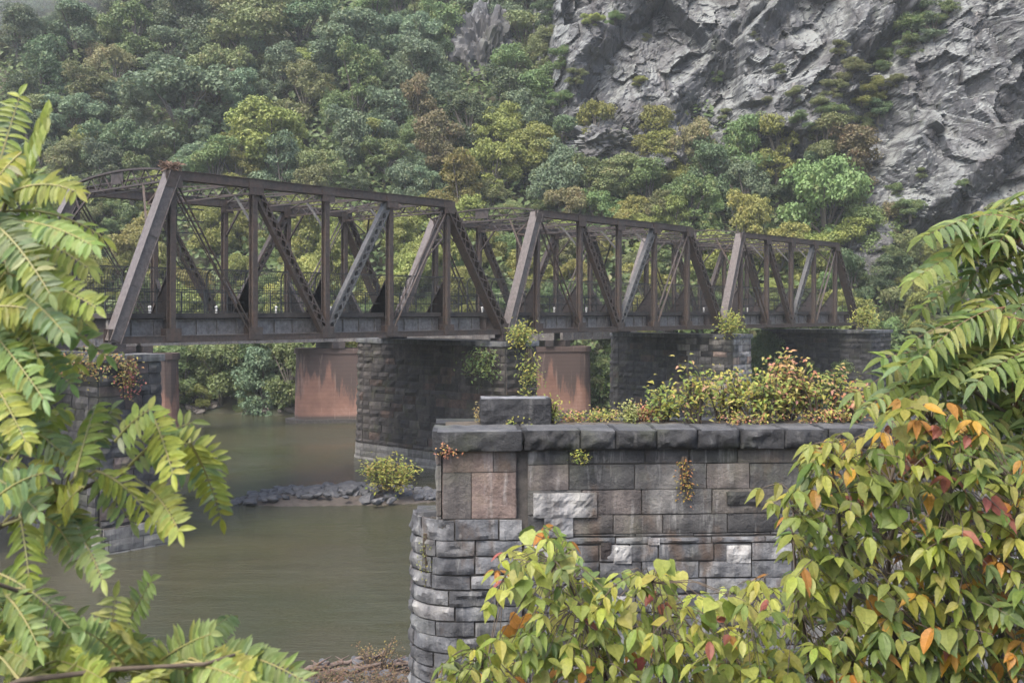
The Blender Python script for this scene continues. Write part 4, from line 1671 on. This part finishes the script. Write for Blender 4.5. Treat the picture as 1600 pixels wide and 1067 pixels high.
LT = Vector((-2.7, 2.6, 8.8))
lt = empty('locust_tree', LT, 0, 'yellow green tree with feathery leaflets filling the left foreground', 'tree')
mb = MB()
mb.tube([LT, LT + Vector((.05, .05, 1.2)), LT + Vector((.0, .1, 2.4)), LT + Vector((.1, .1, 3.6))], [.09, .075, .055, .02], 8)
mb.build('trunk', M['bark'], lt, LT)
BR = [  # branch polyline px with depth, and leaf axes (x0,y0,x1,y1,arch)
    ([(-60, 470, 2.75), (0, 340, 2.9), (40, 250, 3.0), (64, 195, 3.0)],
     [(30, 280, 75, 180, .0, 5), (20, 330, 162, 372, .05, 8), (0, 330, 110, 470, .06, 8), (30, 260, 85, 330, .03, 6), (10, 300, -60, 380, .04, 7), (-20, 350, 60, 560, .05, 9),
      (-40, 400, 10, 520, .05, 8), (40, 235, -20, 300, .02, 5), (0, 350, 140, 420, .03, 7), (20, 300, 120, 300, .04, 5)]),
    ([(-80, 560, 2.7), (-20, 480, 2.9), (40, 440, 3.0)],
     [(-20, 430, 150, 480, .05, 9), (-10, 470, 165, 555, .06, 9), (-30, 500, 110, 600, .05, 9), (-30, 540, 70, 660, .05, 9), (0, 440, 100, 520, .04, 8), (-40, 560, 40, 690, .04, 9),
      (-60, 600, 30, 740, .04, 8), (20, 520, 60, 620, .03, 7), (-30, 620, 90, 640, .05, 8), (-30, 500, 130, 500, .05, 8), (-40, 440, 60, 500, .04, 8), (0, 560, 120, 570, .03, 7)]),
    ([(-80, 860, 2.6), (0, 822, 2.85), (100, 775, 3.0), (186, 739, 3.1), (250, 690, 3.1), (300, 690, 3.1)],
     [(122, 752, 175, 640, .02, 9), (200, 730, 300, 660, .04, 8), (235, 643, 270, 740, .03, 8), (150, 735, 245, 820, .05, 9), (220, 710, 320, 760, .05, 9), (296, 690, 346, 810, .04, 9),
      (60, 770, 130, 830, .04, 8), (96, 800, 160, 905, .05, 9), (30, 800, 45, 900, .03, 9), (-20, 790, 70, 739, .03, 8), (-30, 700, 90, 680, .04, 8), (0, 650, 110, 720, .04, 8),
      (40, 740, 150, 680, .03, 8), (180, 690, 235, 640, .02, 6), (130, 760, 60, 850, .03, 8), (230, 760, 280, 830, .03, 7), (250, 690, 340, 720, .04, 7), (-30, 740, 60, 800, .04, 8)]),
    ([(-80, 960, 2.6), (-10, 910, 2.75), (50, 930, 2.8)],
     [(-10, 893, 112, 985, .05, 10), (-30, 920, 70, 1040, .05, 9), (-40, 880, 20, 980, .03, 8), (-30, 960, 60, 1080, .04, 8), (10, 930, 60, 1010, .03, 7)]),
    ([(-80, 1110, 2.6), (32, 1063, 2.7), (180, 1045, 2.75), (320, 1037, 2.8), (367, 1022, 2.8)],
     [(160, 1040, 236, 908, .0, 9), (282, 1030, 360, 962, .02, 7), (340, 1020, 475, 1064, .04, 10), (200, 1045, 130, 985, .03, 7), (240, 1040, 330, 990, .02, 7), (100, 1055, 170, 1000, .02, 7),
      (60, 1060, 150, 1090, .03, 7), (200, 1045, 300, 1090, .03, 8), (300, 1040, 400, 1075, .03, 8), (30, 1063, 90, 1010, .02, 6), (150, 1050, 230, 1010, .02, 6), (350, 1030, 430, 1090, .03, 7),
      (260, 1040, 340, 1070, .02, 7), (20, 1060, 130, 1045, .03, 7), (-20, 1010, 80, 1060, .03, 7), (120, 1060, 40, 1000, .03, 7), (180, 1055, 90, 1100, .03, 7), (230, 1045, 190, 985, .02, 7),
      (320, 1040, 250, 1085, .03, 7), (380, 1025, 440, 1075, .03, 7), (60, 1030, 160, 1060, .03, 7), (290, 1040, 390, 1050, .02, 7), (140, 1030, 60, 1075, .03, 7)]),
]
for pl_, leaves in BR:
    pts = [at(*q) for q in pl_]
    bb = MB()
    start = LT + Vector((.05, .08, max(.6, min(3.3, pts[0].z - LT.z - .2))))
    pts = [start] + pts
    bb.tube(pts, [.018] + [.011 * (1 - .75 * i / len(pts)) for i in range(1, len(pts))], 6)
    br = bb.build('branch', M['twig'], lt, LT, True)
    lb, sb = MB(True), MB()
    more = [(a + rl.uniform(-45, 25), b + rl.uniform(-35, 35), c - rl.uniform(10, 60), d + rl.uniform(-40, 30), e_, f_) for a, b, c, d, e_, f_ in leaves if c < 260 and rl.random() < .75]
    for (x0, y0, x1, y1, ar, npair) in leaves + more:
        # root each leaf at the nearest depth on the branch
        A = at(x0, y0, 2.95 + rl.uniform(-.2, .2))
        B = at(x1, y1, 2.95 + rl.uniform(-.35, .3))
        near = min((q for q in pts[1:]), key=lambda q: (q - A).length)
        if (near - A).length > .03:
            sb.tube([near, (near + A) / 2 + Vector((0, 0, .01)), A], [.004, .0035, .003], 4)
        ln = (B - A).length
        cb_ = jitter(rl.choice(YG), rl, .15)
        pinnate(lb, sb, A, B, ar, max(7, int(ln / .0175)), .055, .0175, lambda t, r_, c_=cb_: jitter(c_, r_, .08) if r_.random() < .86 else colL(t, r_), rl, n=Vector((rl.uniform(-.35, .35), -.85, rl.uniform(.2, .7))), droop=rl.uniform(.4, 1.1), spread=1.0, hang=rl.uniform(.05, .4) if abs(y1 - y0) < abs(x1 - x0) else 0, loose=.9, fwd=(.1, .45), fold=.14)
    lb.build('foliage', M['leaf'], br, LT)
    sb.build('leaf_stalks', M['green_stem'], br, LT)

# --- upper right: tree of heaven
rh = random.Random(41)
GA = [(.14, .2, .055), (.18, .23, .065), (.21, .24, .065), (.12, .18, .065), (.15, .21, .09)]


def colA(t, r):
    if r.random() < .06:
        return jitter((.24, .25, .09), r)
    return jitter(r.choice(GA), r, .2)


RT = Vector((5.3, 7.2, 6.5))
ht = empty('tree_of_heaven', RT, 0, 'green tree with long drooping feather leaves at the upper right edge', 'tree')
mb = MB()
mb.tube([RT, RT + Vector((-.1, 0, 2)), RT + Vector((-.2, 0, 4.2)), RT + Vector((-.25, .1, 6))], [.1, .08, .05, .02], 8)
mb.build('trunk', M['bark'], ht, RT)
HB = [([(1720, 470, 4.9), (1640, 420, 4.8), (1590, 380, 4.7), (1540, 370, 4.7)],
       [(1630, 330, 1440, 372, .09), (1620, 350, 1425, 440, .09), (1610, 395, 1440, 485, .1), (1650, 420, 1480, 520, .1), (1660, 300, 1560, 320, .06), (1560, 380, 1440, 420, .06),
        (1580, 370, 1500, 470, .08), (1640, 380, 1540, 480, .1), (1600, 350, 1500, 350, .08), (1650, 450, 1560, 520, .08), (1660, 350, 1560, 420, .08), (1680, 400, 1600, 480, .08)]),
      ([(1720, 720, 5.0), (1640, 680, 4.9), (1580, 650, 4.8), (1520, 610, 4.7), (1470, 585, 4.7)],
       [(1580, 540, 1335, 615, .12), (1560, 560, 1385, 655, .11), (1600, 580, 1440, 690, .1), (1640, 560, 1500, 680, .1), (1650, 640, 1560, 730, .08), (1640, 520, 1480, 590, .1),
        (1600, 500, 1430, 530, .1), (1570, 480, 1440, 560, .09), (1660, 690, 1545, 740, .08), (1540, 560, 1350, 640, .1), (1640, 480, 1530, 560, .1), (1680, 560, 1580, 640, .1),
        (1500, 560, 1380, 560, .06), (1660, 600, 1590, 700, .08), (1620, 640, 1500, 700, .08), (1680, 500, 1600, 590, .08)])]
for pl_, leaves in HB:
    pts = [at(q[0], q[1], q[2] + 1.9) for q in pl_]
    bb = MB()
    pts = [RT + Vector((-.15, 0, max(.8, min(5.2, pts[0].z - RT.z - .1))))] + pts
    bb.tube(pts, [.03] + [.02 * (1 - .6 * i / len(pts)) for i in range(1, len(pts))], 6)
    br = bb.build('branch', M['twig'], ht, RT, True)
    lb, sb = MB(True), MB()
    more = [(a + rh.uniform(0, 60), b + rh.uniform(-25, 40), c + rh.uniform(0, 70), d + rh.uniform(-30, 40), e_) for a, b, c, d, e_ in leaves if rh.random() < .55]
    for (x0, y0, x1, y1, ar) in leaves + more:
        A = at(x0, y0, 6.65 + rh.uniform(-.3, .4))
        B = at(x1, y1, 6.6 + rh.uniform(-.5, .5))
        near = min((q for q in pts[1:]), key=lambda q: (q - A).length)
        if (near - A).length > .03:
            sb.tube([near, (near + A) / 2, A], [.006, .005, .004], 4)
        ln = (B - A).length
        pinnate(lb, sb, A, B, ar * 1.4, max(6, int(ln / .052)), .165, .052, colA, rh, n=Vector((rh.uniform(-.35, .35), rh.uniform(-.8, -.2), .85)), droop=rh.uniform(.4, 1.0), spread=.95, hang=rh.uniform(.05, .3), shape='lance', fold=.28)
    lb.build('foliage', M['leaf'], br, RT)
    sb.build('leaf_stalks', M['red_stem'], br, RT)


# --- right and bottom centre: bushy shrubs with hanging oval leaflets
def in_poly(x, y, P):
    c = False
    j = len(P) - 1
    for i in range(len(P)):
        if (P[i][1] > y) != (P[j][1] > y) and x < (P[j][0] - P[i][0]) * (y - P[i][1]) / (P[j][1] - P[i][1]) + P[i][0]:
            c = not c
        j = i
    return c


def bushy(name, label, root, limbs, polys, spacing, Y0, dY, L, colf, seed, heart=.0, holes=(), orange=None):
    r = random.Random(seed)
    root = Vector(root)
    e = empty(name, root, 0, label, 'shrub')
    LP = []
    for lm in limbs:
        pts = [root] + [at(*q) for q in lm]
        bb = MB()
        fine = []
        for a, b in zip(pts[:-1], pts[1:]):
            for i in range(4):
                fine.append(a.lerp(b, i / 4) + Vector((r.uniform(-.02, .02), r.uniform(-.02, .02), 0)))
        fine.append(pts[-1])
        bb.tube(fine, [.022 * (1 - .8 * i / len(fine)) for i in range(len(fine))], 6)
        bb.build('branch', M['twig'], e, root, True)
        LP += fine[3:]
    lb, sb = MB(True), MB()
    pts_ = []
    for poly in polys:
        xs = [p[0] for p in poly]
        ys = [p[1] for p in poly]
        area = (max(xs) - min(xs)) * (max(ys) - min(ys))
        for k_ in range(int(area / spacing ** 2 * 6)):
            x, y = r.uniform(min(xs), max(xs)), r.uniform(min(ys), max(ys))
            if not in_poly(x, y, poly):
                continue
            if any(((x - a) / w_) ** 2 + ((y - b) / h_) ** 2 < 1 for a, b, w_, h_ in holes) and r.random() < .93:
                continue
            Y = Y0 + dY * r.random() ** 1.5 + (0 if heart == 0 else 0)
            if any((x - a) ** 2 + (y - b) ** 2 < spacing ** 2 and abs(Y - c) < .45 for a, b, c in pts_):
                continue
            pts_.append((x, y, Y))
    for (x, y, Y) in pts_:
        p = at(x, y - 14, Y)
        near = min(LP, key=lambda q: (q - p).length)
        mid = (near + p) / 2 + Vector((0, 0, .05))
        sb.tube([near, mid, p], [.004, .003, .002], 3)
        hj = r.random() < heart
        if hj:
            for q in range(2):
                d = Vector((r.uniform(-.6, .6), r.uniform(-.9, .1), r.uniform(-1, -.1)))
                leaflet(lb, p + Vector((r.uniform(-.04, .04), 0, r.uniform(-.04, .04))), d, Vector((r.uniform(-.5, .5), -.8, .8)), L * r.uniform(.75, 1.1), L * r.uniform(.75, .95), colf(x, y, r), .08, .5, shape='heart')
        else:
            c0 = colf(x, y, r)
            if r.random() < .6:
                m_ = r.choice([4, 5, 5, 6, 7])
                a0 = r.uniform(0, 6.28)
                hg = r.uniform(.15, 1.1)
                for q in range(m_):
                    a = a0 + 2 * PI * q / m_ + r.uniform(-.3, .3)
                    d = Vector((math.cos(a), math.sin(a) * .9, -hg + r.uniform(-.2, .2)))
                    ll = L * r.uniform(.65, 1.2)
                    leaflet(lb, p + d.normalized() * .02, d, Vector((math.cos(a) * .5, math.sin(a) * .5 - .2, 1)), ll, ll * r.uniform(.36, .46),
                            jitter(c0 if r.random() < .75 else colf(x, y, r), r, .16), r.uniform(.05, .2), r.uniform(.3, 1.2), shape=r.choice(['oval', 'ovate', 'ovate']))
            else:
                m_ = r.choice([3, 5, 5, 7])
                ax = Vector((r.uniform(-1, 1), r.uniform(-1, .4), r.uniform(-.5, .25))).normalized()
                B = p + ax * (L * .45 * (m_ // 2)) + Vector((0, 0, -.03))
                pinnate(lb, sb, p, B, .015, max(1, m_ // 2), L * r.uniform(.7, 1.15), L * r.uniform(.34, .44), lambda t, rr_: jitter(c0 if rr_.random() < .75 else colf(x, y, rr_), rr_, .16), r,
                        n=Vector((r.uniform(-.5, .5), r.uniform(-.9, -.1), .85)), droop=r.uniform(.3, 1.3), spread=.8, hang=r.uniform(.05, .5), shape='ovate', fold=r.uniform(.08, .25))
    lb.build('foliage', M['leaf'], e, root)
    sb.build('leaf_stalks', M['twig'], e, root)
    return e


OG = [(.15, .19, .04), (.19, .22, .045), (.12, .165, .04), (.23, .24, .05), (.13, .175, .055), (.11, .155, .045)]


def colR(x, y, r):
    u = r.random()
    top = max(0, min(1, (790 - y) / 120))
    hot = .065 + .3 * top * (1 if 1270 < x < 1545 else .5) + (.06 if x > 1400 else 0)
    if u < hot * .45:
        return jitter((.33, .17, .045), r)
    if u < hot * .75:
        return jitter((.24, .09, .055), r)
    if u < hot:
        return jitter((.42, .25, .04), r)
    if r.random() < .25 + .3 * top:
        return jitter((.23, .24, .06), r)
    return jitter(r.choice(OG), r)


def colC(x, y, r):
    u = r.random()
    if u < .045:
        return jitter((.36, .17, .04), r)
    if u < .07:
        return jitter((.3, .1, .08), r)
    if y < 960 and u < .6:
        return jitter((.3, .32, .08), r)
    if u < .35:
        return jitter((.28, .29, .07), r)
    return jitter(r.choice([(.19, .235, .05), (.15, .2, .05), (.22, .25, .055), (.13, .18, .055)]), r)


PR = [(1215, 800), (1222, 765), (1260, 715), (1290, 690), (1320, 685), (1352, 705), (1390, 650), (1440, 622), (1495, 632), (1540, 680), (1550, 745), (1600, 715), (1660, 720),
      (1660, 1120), (1180, 1120), (1215, 1010), (1240, 930), (1235, 850)]
bushy('ash_shrub', 'large shrub with orange tinted drooping leaves in the right foreground', (1.9, 6.7, 6.5),
      [[(1470, 1100, 6.5), (1478, 900, 6.1), (1490, 760, 5.9), (1455, 660, 5.8)], [(1330, 1050, 6.3), (1320, 880, 6.0), (1300, 730, 5.8)], [(1400, 1050, 6.3), (1390, 850, 6.1), (1400, 720, 5.9)],
       [(1560, 1050, 6.3), (1570, 900, 6.1), (1590, 760, 6.0)], [(1280, 1080, 6.2), (1250, 960, 6.0), (1240, 800, 5.8)]],
      [PR], 18, 5.5, 1.4, .13, colR, 51, .05, holes=((1385, 870, 28, 45), (1245, 1000, 26, 50), (1330, 960, 16, 30), (1500, 960, 14, 26), (1440, 800, 14, 24)))
PC = [(690, 1050), (740, 1015), (795, 985), (812, 950), (775, 905), (790, 865), (825, 840), (865, 832), (898, 862), (912, 905), (955, 918), (1000, 890), (1040, 885), (1058, 935), (1120, 940), (1165, 915),
      (1200, 905), (1225, 950), (1215, 1010), (1190, 1120), (690, 1120)]
bushy('vine_shrub', 'pale yellow green shrub in front of the ruined pier at bottom centre', (.9, 6.3, 6.9),
      [[(960, 1110, 6.0), (930, 1000, 5.7), (870, 880, 5.5)], [(1050, 1100, 6.0), (1040, 980, 5.7), (1020, 910, 5.5)], [(1130, 1100, 6.0), (1150, 1000, 5.8), (1180, 930, 5.7)],
       [(850, 1100, 5.9), (760, 1040, 5.7)]],
      [PC], 17, 5.2, 1.2, .105, colC, 52, .22, holes=((1240, 1000, 25, 45),))


# ------------------------------------------------------------------ small plants on stone
def small_plant(name, label, base, h, wdt, nst, nlv, ls, cols, seed, lean=(0, 0), cat='plant', group=None, hang=False, dense=1.0):
    r = random.Random(seed)
    base = Vector(base)
    e = empty(name, base, 0, label, cat, group)
    sb, lb = MB(), MB(True)
    for i in range(nst):
        a = r.uniform(0, 2 * PI)
        rad = wdt * math.sqrt(r.random())
        top = base + Vector((math.cos(a) * rad + lean[0], math.sin(a) * rad * .6 + lean[1], (h * r.uniform(.55, 1.0) * (1 - .35 * (rad / max(wdt, .01)) ** 2)) * (-1 if hang else 1)))
        b0 = base + Vector((math.cos(a) * rad * .35, math.sin(a) * rad * .25, 0))
        pts = [b0, b0.lerp(top, .5) + Vector((r.uniform(-.1, .1) * wdt, 0, r.uniform(0, .1) * h)), top]
        sb.tube(pts, [.02 * h ** .5, .014 * h ** .5, .005], 4)
        for k_ in range(nlv):
            t = 1 - r.random() ** 1.6 * .8
            p = (pts[0].lerp(pts[1], t * 2) if t < .5 else pts[1].lerp(pts[2], t * 2 - 1)) + Vector((r.gauss(0, 1), r.gauss(0, 1), r.gauss(0, .8))) * ls * 1.5 * dense
            d = Vector((r.uniform(-1, 1), r.uniform(-1, .6), r.uniform(-.7, .5)))
            leaflet(lb, p, d, Vector((r.uniform(-.5, .5), -.5, 1)), ls * r.uniform(.7, 1.3), ls * .55, jitter(r.choice(cols), r), .2, .5, shape='ovate')
    sb.build('stem', M['twig'], e, base)
    lb.build('foliage', M['small_leaf'], e, base)
    return e


Yw = [(.25, .26, .06), (.2, .23, .055), (.29, .27, .07), (.15, .2, .05)]
Oy = [(.28, .24, .08), (.24, .24, .07), (.3, .19, .11), (.18, .22, .06), (.3, .26, .08), (.15, .2, .06)]
Pk = [(.34, .17, .12), (.36, .22, .11), (.28, .21, .07), (.32, .13, .08)]


def on_pier(px, Y):
    p = at(px, 660, Y)
    return (p.x, p.y, ZTOP - .05)


SH = [(1040, 19.6, .75, .45, 16, 34, Yw, 'yellow green bushy sapling at the left end of the pier top thicket'),
      (1085, 19.3, .95, .5, 18, 36, Yw + Oy, 'taller yellow sapling second from left in the pier top thicket'),
      (1135, 19.8, 1.0, .55, 18, 36, Yw + Oy, 'olive yellow sapling left of the middle of the pier top thicket'),
      (1185, 19.4, 1.05, .5, 20, 36, Yw + Yw + Oy, 'green based sapling in the middle of the pier top thicket'),
      (1225, 19.9, 1.2, .55, 20, 36, Oy + Pk, 'tallest pinkish orange sapling of the pier top thicket'),
      (1280, 19.6, 1.05, .6, 20, 36, Oy + Yw, 'orange yellow sapling right of the tallest one on the pier'),
      (1330, 19.5, .75, .5, 16, 34, Oy + Pk, 'rusty orange low sapling at the right end of the pier top thicket')]
for i, (px, Y, h, wd, ns, nl_, cols, lab) in enumerate(SH):
    small_plant('sapling', lab, on_pier(px, Y), h * 1.2 * (.85 + .3 * ((i * 37) % 10) / 10), wd * (.8 if i < 2 else 1), int(ns * (.6 if i < 2 else .85)), int(nl_ * 1.0), .095, cols + ([(.13, .17, .055)] if i < 4 else Pk[:2] + [(.16, .19, .055)] * 2), 100 + i, dense=.9, cat='sapling', group='saplings on the ruined pier')
LOWP = [(905, 19.6, .2, .4, Yw + Pk, 'low pink and yellow ground plant right of the stone block'), (945, 19.8, .22, .4, Oy + Yw, 'low orange yellow plant in the gap before the thicket'),
        (985, 19.5, .42, .07, [(.26, .28, .12), (.22, .24, .08)], 'single upright pale weed left of the thicket'),
        (862, 19.4, .5, .12, Yw, 'yellow weed leaning on the right end of the stone block'), (1008, 19.7, .3, .25, Pk, 'small pink leaved plant at the left foot of the thicket'),
        (758, 19.3, .4, .06, [(.2, .15, .07), (.24, .2, .09)], 'thin brown weed at the left end of the stone block'), (800, 19.2, .1, .5, Yw, 'moss like yellow green mat in front of the stone block'),
        (1160, 19.3, .25, .9, Pk + Oy, 'reddish ground cover along the thicket foot'), (1290, 19.3, .28, .7, Pk + Oy, 'reddish low plants behind the right coping stones')]
for i, (px, Y, h, wd, cols, lab) in enumerate(LOWP):
    small_plant('weed', lab, on_pier(px, Y), h, wd, 16, 22, .055, cols, 130 + i, cat='plant', group='weeds on the ruined pier')


def front(px, py, off=-.1):
    x, z = px2l(px, py)
    p = RO + E * x + NB * off
    return Vector((p.x, p.y, z))


small_plant('weed', 'small yellow tuft growing in a joint under the coping', front(907, 716), .12, .12, 6, 14, .055, Yw, 151, group='weeds on the ruined pier wall')
small_plant('vine', 'thin orange vine hanging down the middle of the ruined pier wall', front(1068, 712), .95, .09, 9, 26, .045, [(.26, .2, .05), (.28, .13, .06), (.2, .17, .04)], 152, hang=True, cat='vine')
small_plant('vine', 'tiny red creeper at the left corner below the first coping stone', front(697, 696, -.2), .14, .14, 8, 12, .05, Pk, 153, hang=True, cat='vine')
small_plant('vine', 'thin green vine hanging down the rounded nose of the ruined pier', front(664, 835, .1), 1.1, .05, 5, 22, .04, [(.14, .16, .05), (.2, .2, .07)], 154, hang=True, cat='vine')


# plants on the bridge piers
def pz(u, v):
    p = buv(u, v)
    p.z = ZC - 1.95
    return p


def plant_px(px, py, Y, h, w_, **kw):
    p = at(px, py, Y)
    return p


small_plant('bush', 'yellow bush sprouting at the end of the vine-hung pier top', at(815, 545, 66.2), 1.9, .6, 14, 40, .2, Yw, 161, cat='bush', dense=1.0)
small_plant('vine', 'yellow vine trailing down the right corner of the pier below the yellow bush', at(826, 545, 66.0), 4.2, .5, 12, 34, .19, Yw + [(.12, .15, .04)], 162, hang=True, cat='vine')
small_plant('vine', 'green leafy vine on the face of the vine-hung pier', at(762, 545, 66.6), 2.2, 1.5, 18, 34, .22, [(.12, .17, .06), (.1, .15, .06), (.15, .19, .06)], 163, hang=True, cat='vine')
small_plant('bush', 'yellow green bush on the near end of the pale-patched pier', at(1138, 525, 84.5), 2.0, .9, 14, 40, .23, Yw, 164, cat='bush')
small_plant('bush', 'yellow bush at the far end of the farthest truss', at(1350, 512, 103), 2.2, .9, 14, 36, .27, Yw, 165, cat='bush')
small_plant('ivy', 'ochre ivy spilling over the leftmost stone pier top', at(140, 552, 46.2), 1.3, 2.2, 26, 40, .15, [(.2, .17, .05), (.15, .14, .05), (.12, .14, .05), (.26, .15, .08)], 166, hang=True, cat='ivy')
small_plant('ivy', 'reddish ivy strand on the right corner of the leftmost stone pier', at(203, 556, 46.0), 2.4, .35, 10, 34, .13, [(.25, .09, .08), (.2, .17, .05)], 167, hang=True, cat='ivy')
small_plant('bush', 'round yellow green bush growing on the midstream rock bar', at(608, 768, 57.6), 2.1, 1.35, 30, 46, .17, Yw + [(.2, .2, .05), (.25, .19, .06)], 168, cat='bush')
for i, (px, py, Y, h, lab) in enumerate(((850, 640, 107, 3.2, 'small bright green bush at the waterline right of the streaked red pier'), (940, 640, 109, 4, 'bright green waterside bush between two stone piers'),
                                         (1190, 600, 112, 4.5, 'green bush on the far bank beside the dark abutment'))):
    small_plant('bush', lab, at(px, py, Y), h, 1.8, 26, 44, .3, [(.1, .17, .045), (.13, .19, .05), (.08, .14, .04)], 170 + i, cat='bush')

def shelf(px, Y):
    p = at(px, 1060, Y)
    p.z = .15
    return p


# driftwood on the shelf beside the ruined pier
rd = random.Random(9)
DW = [(520, 1062, 30.6, 2.2, .3, 'pale forked driftwood log at the bottom edge'), (575, 1050, 30.9, 1.8, 1.0, 'thick reddish driftwood stump beside the ruined pier'), (610, 1058, 30.6, 2.3, -.5, 'long thin driftwood branch against the ruined pier foot'),
      (490, 1064, 30.3, 1.4, .9, 'short driftwood stick at the left end of the drift pile'), (550, 1066, 30.2, 1.8, -.2, 'brown driftwood branch in the middle of the drift pile')]
for i, (px, py, Y, L, an, lab) in enumerate(DW):
    p = at(px, py, Y)
    p.z = .22
    mb = MB()
    n = 7
    d = Vector((math.cos(an), math.sin(an) * .4, .18))
    q = [p + d * (L * (t / n - .5)) + Vector((rd.uniform(-.06, .06), rd.uniform(-.06, .06), rd.uniform(-.03, .08))) for t in range(n + 1)]
    mb.tube(q, [.1 * (1 - .7 * t / n) + .015 for t in range(n + 1)], 7)
    mb.tube([q[3], q[3] + Vector((.3, .1, .12)), q[3] + Vector((.6, .1, .3))], [.05, .035, .012], 5)
    mb.tube([q[5], q[5] + Vector((-.2, 0, .1)), q[5] + Vector((-.35, .1, .16))], [.035, .025, .01], 5)
    o = mb.build('driftwood', M['driftwood'], None, p, True)
    o.location = p
    tag(o, lab, 'driftwood', 'driftwood beside the ruined pier')
for i in range(48):
    o = bpy.data.objects.new('rock', rd.choice(rocks))
    COL.objects.link(o)
    q = rd.uniform(.08, .26)
    o.scale = (q * 1.4, q, q * .8)
    o.location = (rd.uniform(-6.3, -2.9), rd.uniform(27.6, 31.0), .22)
    o.rotation_euler = (rd.uniform(-.4, .4), rd.uniform(-.4, .4), rd.uniform(0, 6.3))
    tag(o, 'small dark rock among the driftwood at the bottom edge', 'rock', 'rocks among the driftwood')
small_plant('weed', 'low rust coloured dead weeds covering the drift pile', shelf(560, 29.6), .35, 2.0, 70, 12, .07, [(.13, .08, .06), (.16, .11, .07)], 182)
small_plant('weed', 'mat of brown dead leaves and stalks at the foot of the ruined pier', shelf(600, 28.9), .3, 1.7, 80, 14, .07, [(.12, .08, .05), (.15, .11, .07), (.1, .09, .05)], 183)
small_plant('weed', 'sparse brown stalks at the left end of the drift pile', shelf(515, 29.3), .3, 1.2, 60, 12, .06, [(.13, .09, .06), (.1, .1, .05)], 184)
small_plant('weed', 'dry brown weeds standing in the driftwood at the bottom edge', shelf(590, 30.4), 1.1, .8, 14, 16, .07, [(.18, .12, .07), (.22, .18, .06), (.15, .1, .06)], 181)
